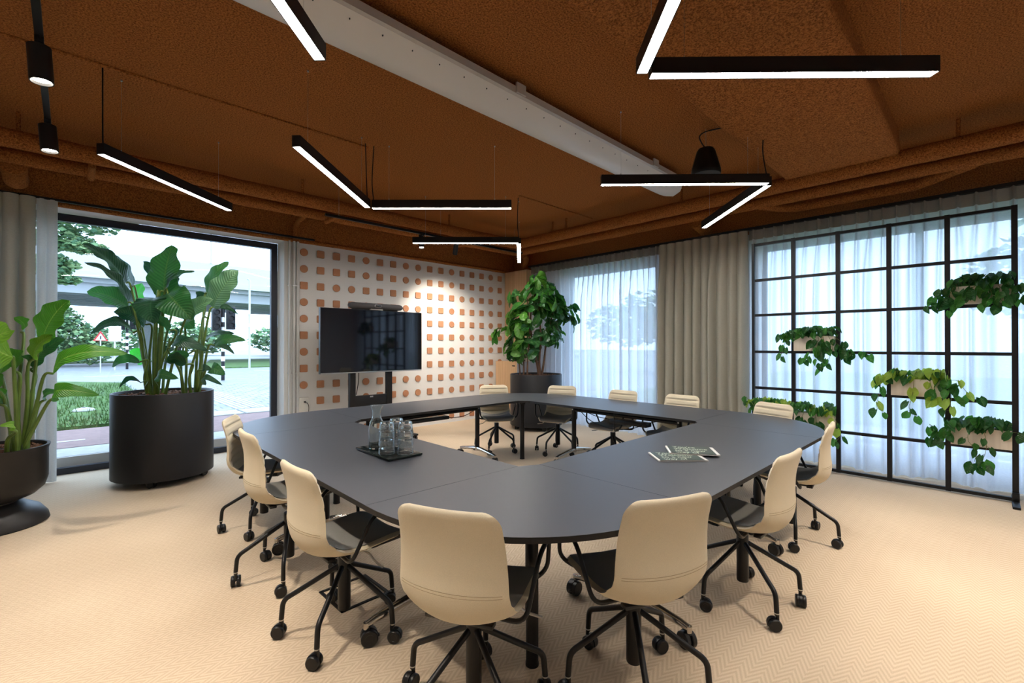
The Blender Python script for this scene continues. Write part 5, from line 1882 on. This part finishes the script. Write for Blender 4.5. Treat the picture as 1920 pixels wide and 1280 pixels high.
curtain('sheer_curtain', 'long sheer white curtain behind the black plant divider', 'y', -1.6, 2.30, 6.775, 0.015, 3.049, M_SHEER, 0.125, 0.095, 2, per=14, hdr_mat=M_HEADER)
curtain('sheer_curtain', 'sheer white curtain between the fig tree and the greige drape', 'y', 3.62, 6.46, 6.785, 0.015, 3.049, M_SHEER, 0.11, 0.095, 5, per=14, hdr_mat=M_HEADER)
curtain('drape', 'heavy greige drape gathered between the two sheer curtains', 'y', 2.30, 3.62, 6.745, 0.012, 3.049, M_DRAPE, 0.135, 0.14, 8, per=22, round_folds=True)
curtain('drape', 'heavy greige drape drawn back at the side of the street window', 'x', -2.2, -0.27, 6.99, 0.012, 3.04, M_DRAPE, 0.12, 0.13, 12, per=22, round_folds=True)
curtain('sheer_curtain', 'narrow daylit edge of the heavy drape beside the street window', 'x', -0.268, -0.105, 7.0, 0.012, 3.04, M_DRAPE_DAYLIT, 0.075, 0.05, 17, per=14, round_folds=True)  # edge of the drape, in the linen coloured as daylit

# ================================================================== OUTSIDE
GZ = 0.18
def slab(name, pts, z, m, th=0.02):
    o = struct(MB().prism(pts, z - th, z).build(name, m, smooth=False))
    return o


K = 1.0
struct(MB().box(-60, 120, 7.52, 160, -0.3, GZ - 0.03).box(7.30, 120, -60, 7.46, -0.3, GZ - 0.03).build('ground', M_ASPHALT, smooth=False))
struct(MB().box(-6, 6.9, 7.465, 8.05, -0.1, 0.175).build('concrete_ledge', M_KERB, smooth=False))
struct(MB().box(7.32, 7.75, -6, 7.3, -0.1, 0.175).build('concrete_ledge', M_KERB, smooth=False))
struct(MB().box(-1.9, 2.3, 7.44, 7.464, 0.0, 0.170).build('trim_1', M_REVEAL, smooth=False))
slab('bike_path', [(-8, 8.05), (12, 8.05), (12, 9.75), (1.2, 9.75), (-8, 9.65)], GZ, M_REDPATH)
for x in (-0.35, 3.2):
    MB().box(x, x + 0.5, 8.55, 8.63, GZ, GZ + 0.004).build('path_marking', M_LINE, None, smooth=False)['kind'] = 'structure'
slab('grass_verge', [(-14, 9.8), (1.35, 9.9), (1.25, 20.5), (-0.2, 22.5), (-14, 22.5)], GZ + 0.03, M_GRASS, 0.06)
slab('pavement', [(1.40, 10.4), (12, 10.4), (12, 17.6), (1.40, 17.6)], GZ + 0.01, M_PAVER, 0.04)
ks = bpy.data.objects.new('kerb', None)
COL.objects.link(ks)
ks['kind'] = 'structure'
kerb_me = MB().rbox(-0.48, 0.48, -0.32, 0.32, -0.03, 0.02, 0.008, 1).mesh('kerb_stone', M_KERB)
for k in range(8):
    link('kerb_stone', kerb_me, ks, (1.9 + 1.0 * k, 10.05, GZ))
# ribbed guidance strip
tacs = MB()
for k in range(6):
    tacs.box(2.42 + 0.1 * k, 2.47 + 0.1 * k, 10.5, 14.8, GZ + 0.01, GZ + 0.018)
struct(tacs.build('tactile_paving_surface', M_LINE, smooth=False))
slab('far_verge', [(5.2, 30.5), (40, 30.5), (60, 48), (9.0, 48)], GZ + 0.03, M_GRASS, 0.06)
slab('far_verge', [(-30, 46), (6.5, 46), (6.5, 50), (-30, 50)], GZ + 0.03, M_GRASS, 0.06)
slab('side_verge', [(9.5, -40), (26, -40), (26, 7), (9.5, 7)], GZ + 0.03, M_GRASS, 0.06)
for k in range(5):
    struct(MB().box(-6 + 3.2 * k, -4.4 + 3.2 * k, 26.0, 26.25, GZ - 0.03, GZ - 0.015).build('lane_marking', M_LINE, smooth=False))
# cover of an inspection pit in the grass
ic = thing('inspection_cover', 'oval grey concrete cover lying in the street grass', 'cover', (0.19, 12.05, GZ + 0.03))
MB().lathe([(0.16, 0), (0.17, 0.012), (0.145, 0.045), (0.06, 0.065), (0, 0.068)], 28).build('cover_dome', M_KERB, ic)
MB().cyl(0, 0, 0.064, 0.078, 0.025, 12).build('lifting_plug', M_ASPHALT, ic)
# grass blades at the verge
rnd = random.Random(4)
gb = MB()
for _ in range(2600):
    x, y = rnd.uniform(-1.6, 1.3), 9.85 + 9.5 * rnd.random() ** 1.5
    if (x - 0.19) ** 2 + (y - 12.05) ** 2 < 0.09:
        continue
    hh = rnd.uniform(0.05, 0.16)
    a = rnd.uniform(0, PI)
    dx, dy = 0.010 * math.cos(a), 0.010 * math.sin(a)
    lx, ly = rnd.uniform(-0.05, 0.05), rnd.uniform(-0.05, 0.05)
    gb.add([(x - dx, y - dy, GZ + 0.03), (x + dx, y + dy, GZ + 0.03), (x + lx, y + ly, GZ + 0.03 + hh)], [(0, 1, 2)])
o = gb.build('grass', M_GRASS, smooth=False)
o['kind'] = 'stuff'
o['label'] = 'grass blades on the verge outside the street window'


# viaduct
vd = thing('viaduct', 'pale concrete road viaduct crossing behind the street', 'bridge', (0, 0, 0))
A0, A1 = Vector((-14.0, 36.0, 0)), Vector((48.0, 41.0, 0))
dv_ = (A1 - A0).normalized()
nn = Vector((-dv_.y, dv_.x, 0))
def strip(u0, u1, z0, z1, name, m, a=A0, b=A1):
    v = []
    for e in (a, b):
        for u, z in ((u0, z0), (u1, z0), (u1, z1), (u0, z1)):
            v.append(e + nn * u + Vector((0, 0, z)))
    return MB().add(v, [(0, 1, 2, 3), (7, 6, 5, 4), (0, 4, 5, 1), (1, 5, 6, 2), (2, 6, 7, 3), (3, 7, 4, 0)]).build(name, m, vd, smooth=False)
strip(0.0, 0.4, 5.9, 7.2, 'parapet', M_BRIDGEW)
strip(-0.1, 0.6, 5.55, 5.9, 'edge_beam', M_BRIDGEW)
strip(0.6, 14.0, 5.3, 5.75, 'deck', M_BRIDGE)
for k in range(9):
    strip(1.0 + 1.45 * k, 1.75 + 1.45 * k, 4.65, 5.3, 'girder', M_BRIDGE)
for k in range(5):
    p = A0.lerp(A1, 0.12 + 0.2 * k)
    MB().cyl(p.x + nn.x * 13, p.y + nn.y * 13, 0, 4.65, 0.55, 18).build('column', M_BRIDGE, vd)
for k in range(7):
    p = A0.lerp(A1, 0.06 + 0.14 * k)
    MB().tube([(p.x, p.y, 7.2), (p.x, p.y, 15.5), (p.x + 1.0, p.y, 16.2)], 0.07, 8).build('lamp_post', M_BRIDGEW, vd)


# trees
def leaf_cloud(blobs, n, size, mats, t, seed, name='foliage'):
    rnd = random.Random(seed)
    for mi, m in enumerate(mats):
        mb = MB()
        for _ in range(n // len(mats)):
            c, rad = rnd.choice(blobs)
            while True:
                q = Vector((rnd.uniform(-1, 1), rnd.uniform(-1, 1), rnd.uniform(-1, 1)))
                if 0.35 < q.length < 1:
                    break
            p = Vector(c) + Vector((q.x * rad[0], q.y * rad[1], q.z * rad[2]))
            s = size * rnd.uniform(0.6, 1.3)
            M = Matrix.Translation(p) @ Matrix.Rotation(rnd.uniform(0, 6.28), 4, 'Z') @ Matrix.Rotation(rnd.uniform(-1.2, 1.2), 4, 'X')
            mb.add([(-s * 0.5, 0, 0), (0, -s * 0.45, 0.1 * s), (s * 0.6, 0, 0), (0, s * 0.45, 0.1 * s)], [(0, 1, 2), (0, 2, 3)], M)
        o = mb.build(name, m, t, smooth=False)
        o['kind'] = 'stuff'


def tree(name, label, x, y, blobs, trunk_h, n, size, seed, r=0.25, group=None):
    t = thing(name, label, 'tree', (x, y, GZ), 0, group)
    MB().tube([(0, 0, 0), (0.1, 0, trunk_h * 0.6), (0, 0.1, trunk_h)], [r, r * 0.75, r * 0.5], 10).build('trunk', M_TREEBARK, t)
    lim = MB()
    for c, rad in blobs:
        lim.tube([(0, 0.05, trunk_h * 0.8), tuple((Vector(c) + Vector((0, 0, trunk_h))) / 2), c], [r * 0.4, r * 0.25, r * 0.1], 6)
    lim.build('limbs', M_TREEBARK, t)
    leaf_cloud(blobs, n, size, M_TREE, t, seed)
    return t


tree('round_tree', 'round bushy green tree across the road below the viaduct', -1.4, 39.0, [((0, 0, 2.3), (2.4, 2.2, 1.5)), ((1.3, 0.2, 1.7), (1.7, 1.7, 1.2)), ((-1.8, 0, 2.2), (2.0, 2.0, 1.6)), ((0.3, 0, 2.9), (1.5, 1.5, 1.0)), ((2.2, 0, 1.0), (1.3, 1.3, 0.9))], 1.6, 9000, 0.22, 1)
nt = tree('near_tree', 'overhanging tree branch at the upper corner of the street window', -3.6, 18.4, [((3.6, -0.5, 4.75), (1.1, 0.8, 0.32)), ((4.3, -0.9, 4.9), (0.7, 0.6, 0.20)), ((3.5, -0.4, 4.2), (0.75, 0.6, 0.26)), ((2.2, 0, 4.8), (1.2, 1.2, 0.9)), ((3.2, -0.3, 3.55), (0.6, 0.5, 0.28)), ((3.9, -0.7, 4.05), (0.5, 0.4, 0.16)), ((3.4, -0.3, 3.15), (0.4, 0.4, 0.14))], 4.0, 5200, 0.15, 2, 0.2)
tree('hedge_tree', 'light green tree far right behind the traffic lights', 23.5, 64.0, [((0, 0, 2.6), (4.5, 3, 2.2)), ((5, 0, 2.4), (4, 3, 2.4)), ((-4, 0, 2.0), (3.5, 3, 1.7))], 2.0, 3600, 0.5, 3, 0.3)
tree('hedge_tree', 'far green trees between the two signal masts', 10.0, 72.0, [((0, 0, 2.4), (4.5, 3, 2.0)), ((3, 0, 2.0), (3, 3, 1.8)), ((-5, 0, 2.2), (4, 3, 1.8))], 2.0, 3000, 0.5, 4, 0.3)
tree('garden_tree', 'blurred tree seen through the sheer curtain behind the divider', 17.0, -2.0, [((0, 0, 3.6), (1.8, 1.8, 1.3)), ((0.5, 1.2, 3.0), (1.4, 1.4, 1.1)), ((0, -1.5, 3.2), (1.6, 1.6, 1.1))], 2.4, 1800, 0.26, 6, 0.2)
tree('garden_tree', 'blurred tree seen through the sheer curtain by the fig tree', 20.0, 10.5, [((0, 0, 2.6), (2.4, 2.4, 1.4)), ((1, 2.5, 2.4), (2.2, 2.2, 1.2))], 2.0, 1600, 0.35, 7, 0.2)


# street furniture
def banded_post(x, y, label, h=3.6, bands=6, heads=True):
    t = thing('traffic_signal', label, 'traffic light', (x, y, GZ), 0, 'signal masts across the pavement')
    MB().cyl(0, 0, 0, h, 0.06, 12).build('mast', M_BLACK, t)
    for k in range(bands):
        MB().cyl(0, 0, 0.35 + 0.36 * k, 0.53 + 0.36 * k, 0.066, 12).build('white_band', M_WHITE, t)
    if heads:
        for dx, z in ((-0.22, h - 0.75), (0.24, h - 0.70)):
            b = MB().rbox(dx - 0.14, dx + 0.14, -0.12, 0.10, z - 0.42, z + 0.42, 0.02)
            hd = b.build('signal_head', M_BLACK, t)
            for j in range(3):
                MB().lathe([(0, 0), (0.08, 0), (0.095, -0.10), (0.09, -0.10)], 14, M=Matrix.Translation((dx, -0.125, z - 0.26 + 0.26 * j)) @ Matrix.Rotation(-PI / 2, 4, 'X')).build('visor', M_BLACK, hd)
    return t


banded_post(4.07, 19.58, 'tall black and white banded signal mast beside the window frame', 3.0)
b2 = banded_post(2.22, 32.4, 'distant banded signal mast showing red lights behind the strelitzia', 3.3, 5)
for dx in (-0.24, 0.26):
    MB().cyl(0, 0, 0, 0.02, 0.09, 14, M=Matrix.Translation((dx, -0.15, 2.95)) @ Matrix.Rotation(PI / 2, 4, 'X')).build('red_light', M_REDLIGHT, b2)
ws = thing('warning_sign', 'red bordered triangular warning sign across the road', 'road sign', (1.01, 28.65, GZ))
MB().cyl(0, 0, 0, 1.55, 0.025, 10).build('post', M_STEEL, ws)
def tri(s, y):
    return [(-s, y, 1.5), (s, y, 1.5), (0, y, 1.5 + s * 1.75)]
for s, y, m, nm, z in ((0.27, 0.0, M_RED, 'red_triangle', 0), (0.185, -0.012, M_WHITE, 'white_triangle', 0.035)):
    a = [(p[0], p[1], p[2] + z) for p in tri(s, y)]
    b = [(p[0], p[1] + 0.01, p[2]) for p in a]
    MB().add(a + b, [(0, 1, 2), (5, 4, 3), (0, 3, 4, 1), (1, 4, 5, 2), (2, 5, 3, 0)]).build(nm, m, ws, smooth=False)
MB().box(-0.022, 0.022, -0.016, -0.0125, 1.58, 1.74).build('black_symbol', M_BLACK, ws, smooth=False)
sg = thing('white_sign', 'small white sign on a post behind the round tree', 'road sign', (1.67, 31.6, GZ))
MB().cyl(0, 0, 0, 2.4, 0.04, 10).build('post', M_STEEL, sg)
MB().box(-0.25, 0.25, -0.05, -0.02, 1.5, 2.3).build('sign_plate', M_WHITE, sg, smooth=False)
lp = thing('street_lamp', 'slim white street lamp post right of the signal mast', 'street lamp', (7.2, 28.5, GZ))
MB().tube([(0, 0, 0), (0, 0, 4.9), (-0.1, 0, 5.0)], 0.055, 10).build('post', M_BRIDGEW, lp)
MB().rbox(-0.9, 0.0, -0.08, 0.08, 3.0, 3.25, 0.02).rbox(-0.85, 0.0, -0.08, 0.08, 2.3, 2.5, 0.02).build('name_plate', M_WHITE, lp)
bs = thing('notice_board', 'white notice board on two posts at the far verge', 'road sign', (10.2, 31.5, GZ))
for x in (-0.35, 0.35):
    MB().cyl(x, 0, 0, 1.2, 0.03, 8).build('post', M_STEEL, bs)
MB().box(-0.6, 0.6, -0.03, 0.0, 1.1, 1.95).build('board', M_WHITE, bs, smooth=False)
mk = thing('verge_marker', 'dark tilted marker wedge on the far verge', 'marker', (8.3, 27.0, GZ))
MB().add([(-0.12, -0.1, 0), (0.16, -0.1, 0), (0.16, 0.1, 0), (-0.12, 0.1, 0), (-0.12, -0.05, 0.75), (-0.08, 0.05, 0.75)], [(3, 2, 1, 0), (0, 1, 4), (1, 2, 5, 4), (2, 3, 5), (3, 0, 4, 5)]).build('wedge', M_TREEBARK, mk, smooth=False)
gr = thing('guard_rail', 'low pale guard rail along the far road edge', 'guard rail', (0, 0, 0))
MB().box(-18, 3.0, 44.0, 44.06, 0.75, 1.1).build('rail', M_BRIDGEW, gr, smooth=False)
for k in range(8):
    MB().box(-17 + 2.6 * k, -16.9 + 2.6 * k, 44.06, 44.14, GZ - 0.1, 1.0).build('post', M_STEEL, gr, smooth=False)


# two people waiting across the road
def person(x, y, h, rot, label, m):
    t = thing('person', label, 'person', (x, y, GZ), rot)
    J = {'pelvis': (0, 0, 0.52), 'waist': (0, 0, 0.62), 'chest': (0.02, 0, 0.75), 'neck': (0.03, 0, 0.845), 'chin': (0.04, 0, 0.88), 'head': (0.045, 0, 0.945), 'top': (0.035, 0, 0.985),
         'shl': (0.02, 0.105, 0.815), 'ell': (0.0, 0.13, 0.65), 'hal': (0.07, 0.12, 0.51), 'shr': (0.02, -0.105, 0.815), 'elr': (0.01, -0.13, 0.65), 'har': (0.10, -0.11, 0.53),
         'hil': (0, 0.055, 0.50), 'knl': (0.03, 0.06, 0.28), 'anl': (0.0, 0.06, 0.04), 'tol': (0.08, 0.065, 0.015), 'hir': (0, -0.055, 0.50), 'knr': (0.01, -0.06, 0.28), 'anr': (-0.05, -0.06, 0.04), 'tor': (0.03, -0.065, 0.015)}
    R = dict(pelvis=.075, waist=.068, chest=.085, neck=.03, chin=.035, head=.052, top=.035, shl=.042, ell=.028, hal=.02, shr=.042, elr=.028, har=.02, hil=.052, knl=.036, anl=.024, tol=.02, hir=.052, knr=.036, anr=.024, tor=.02)
    E_ = [('pelvis', 'waist'), ('waist', 'chest'), ('chest', 'neck'), ('neck', 'chin'), ('chin', 'head'), ('head', 'top'), ('chest', 'shl'), ('shl', 'ell'), ('ell', 'hal'), ('chest', 'shr'), ('shr', 'elr'), ('elr', 'har'),
          ('pelvis', 'hil'), ('hil', 'knl'), ('knl', 'anl'), ('anl', 'tol'), ('pelvis', 'hir'), ('hir', 'knr'), ('knr', 'anr'), ('anr', 'tor')]
    ks_ = list(J)
    me = bpy.data.meshes.new('body')
    me.from_pydata([tuple(c * h for c in J[k]) for k in ks_], [(ks_.index(a), ks_.index(b)) for a, b in E_], [])
    me.materials.append(m)
    o = link('body', me, t)
    md = o.modifiers.new('skin', 'SKIN')
    for i, k in enumerate(ks_):
        me.skin_vertices[0].data[i].radius = (R[k] * h, R[k] * h)
    me.skin_vertices[0].data[0].use_root = True
    o.modifiers.new('sub', 'SUBSURF').render_levels = 1
    md2 = MB().lathe([(0, 0.06), (0.04, 0.045), (0.055, 0.0), (0.05, -0.03)], 14, M=Matrix.Translation((0.035 * h, 0, 0.955 * h)))
    md2.build('hair', M_TREEBARK, t)
    return t


person(-2.55, 44.5, 1.72, -1.2, 'person in a pale jacket standing across the road by the tree', M_KERB)
person(-1.75, 45.2, 1.78, -1.6, 'person in dark clothes standing across the road by the tree', M_JACKET)
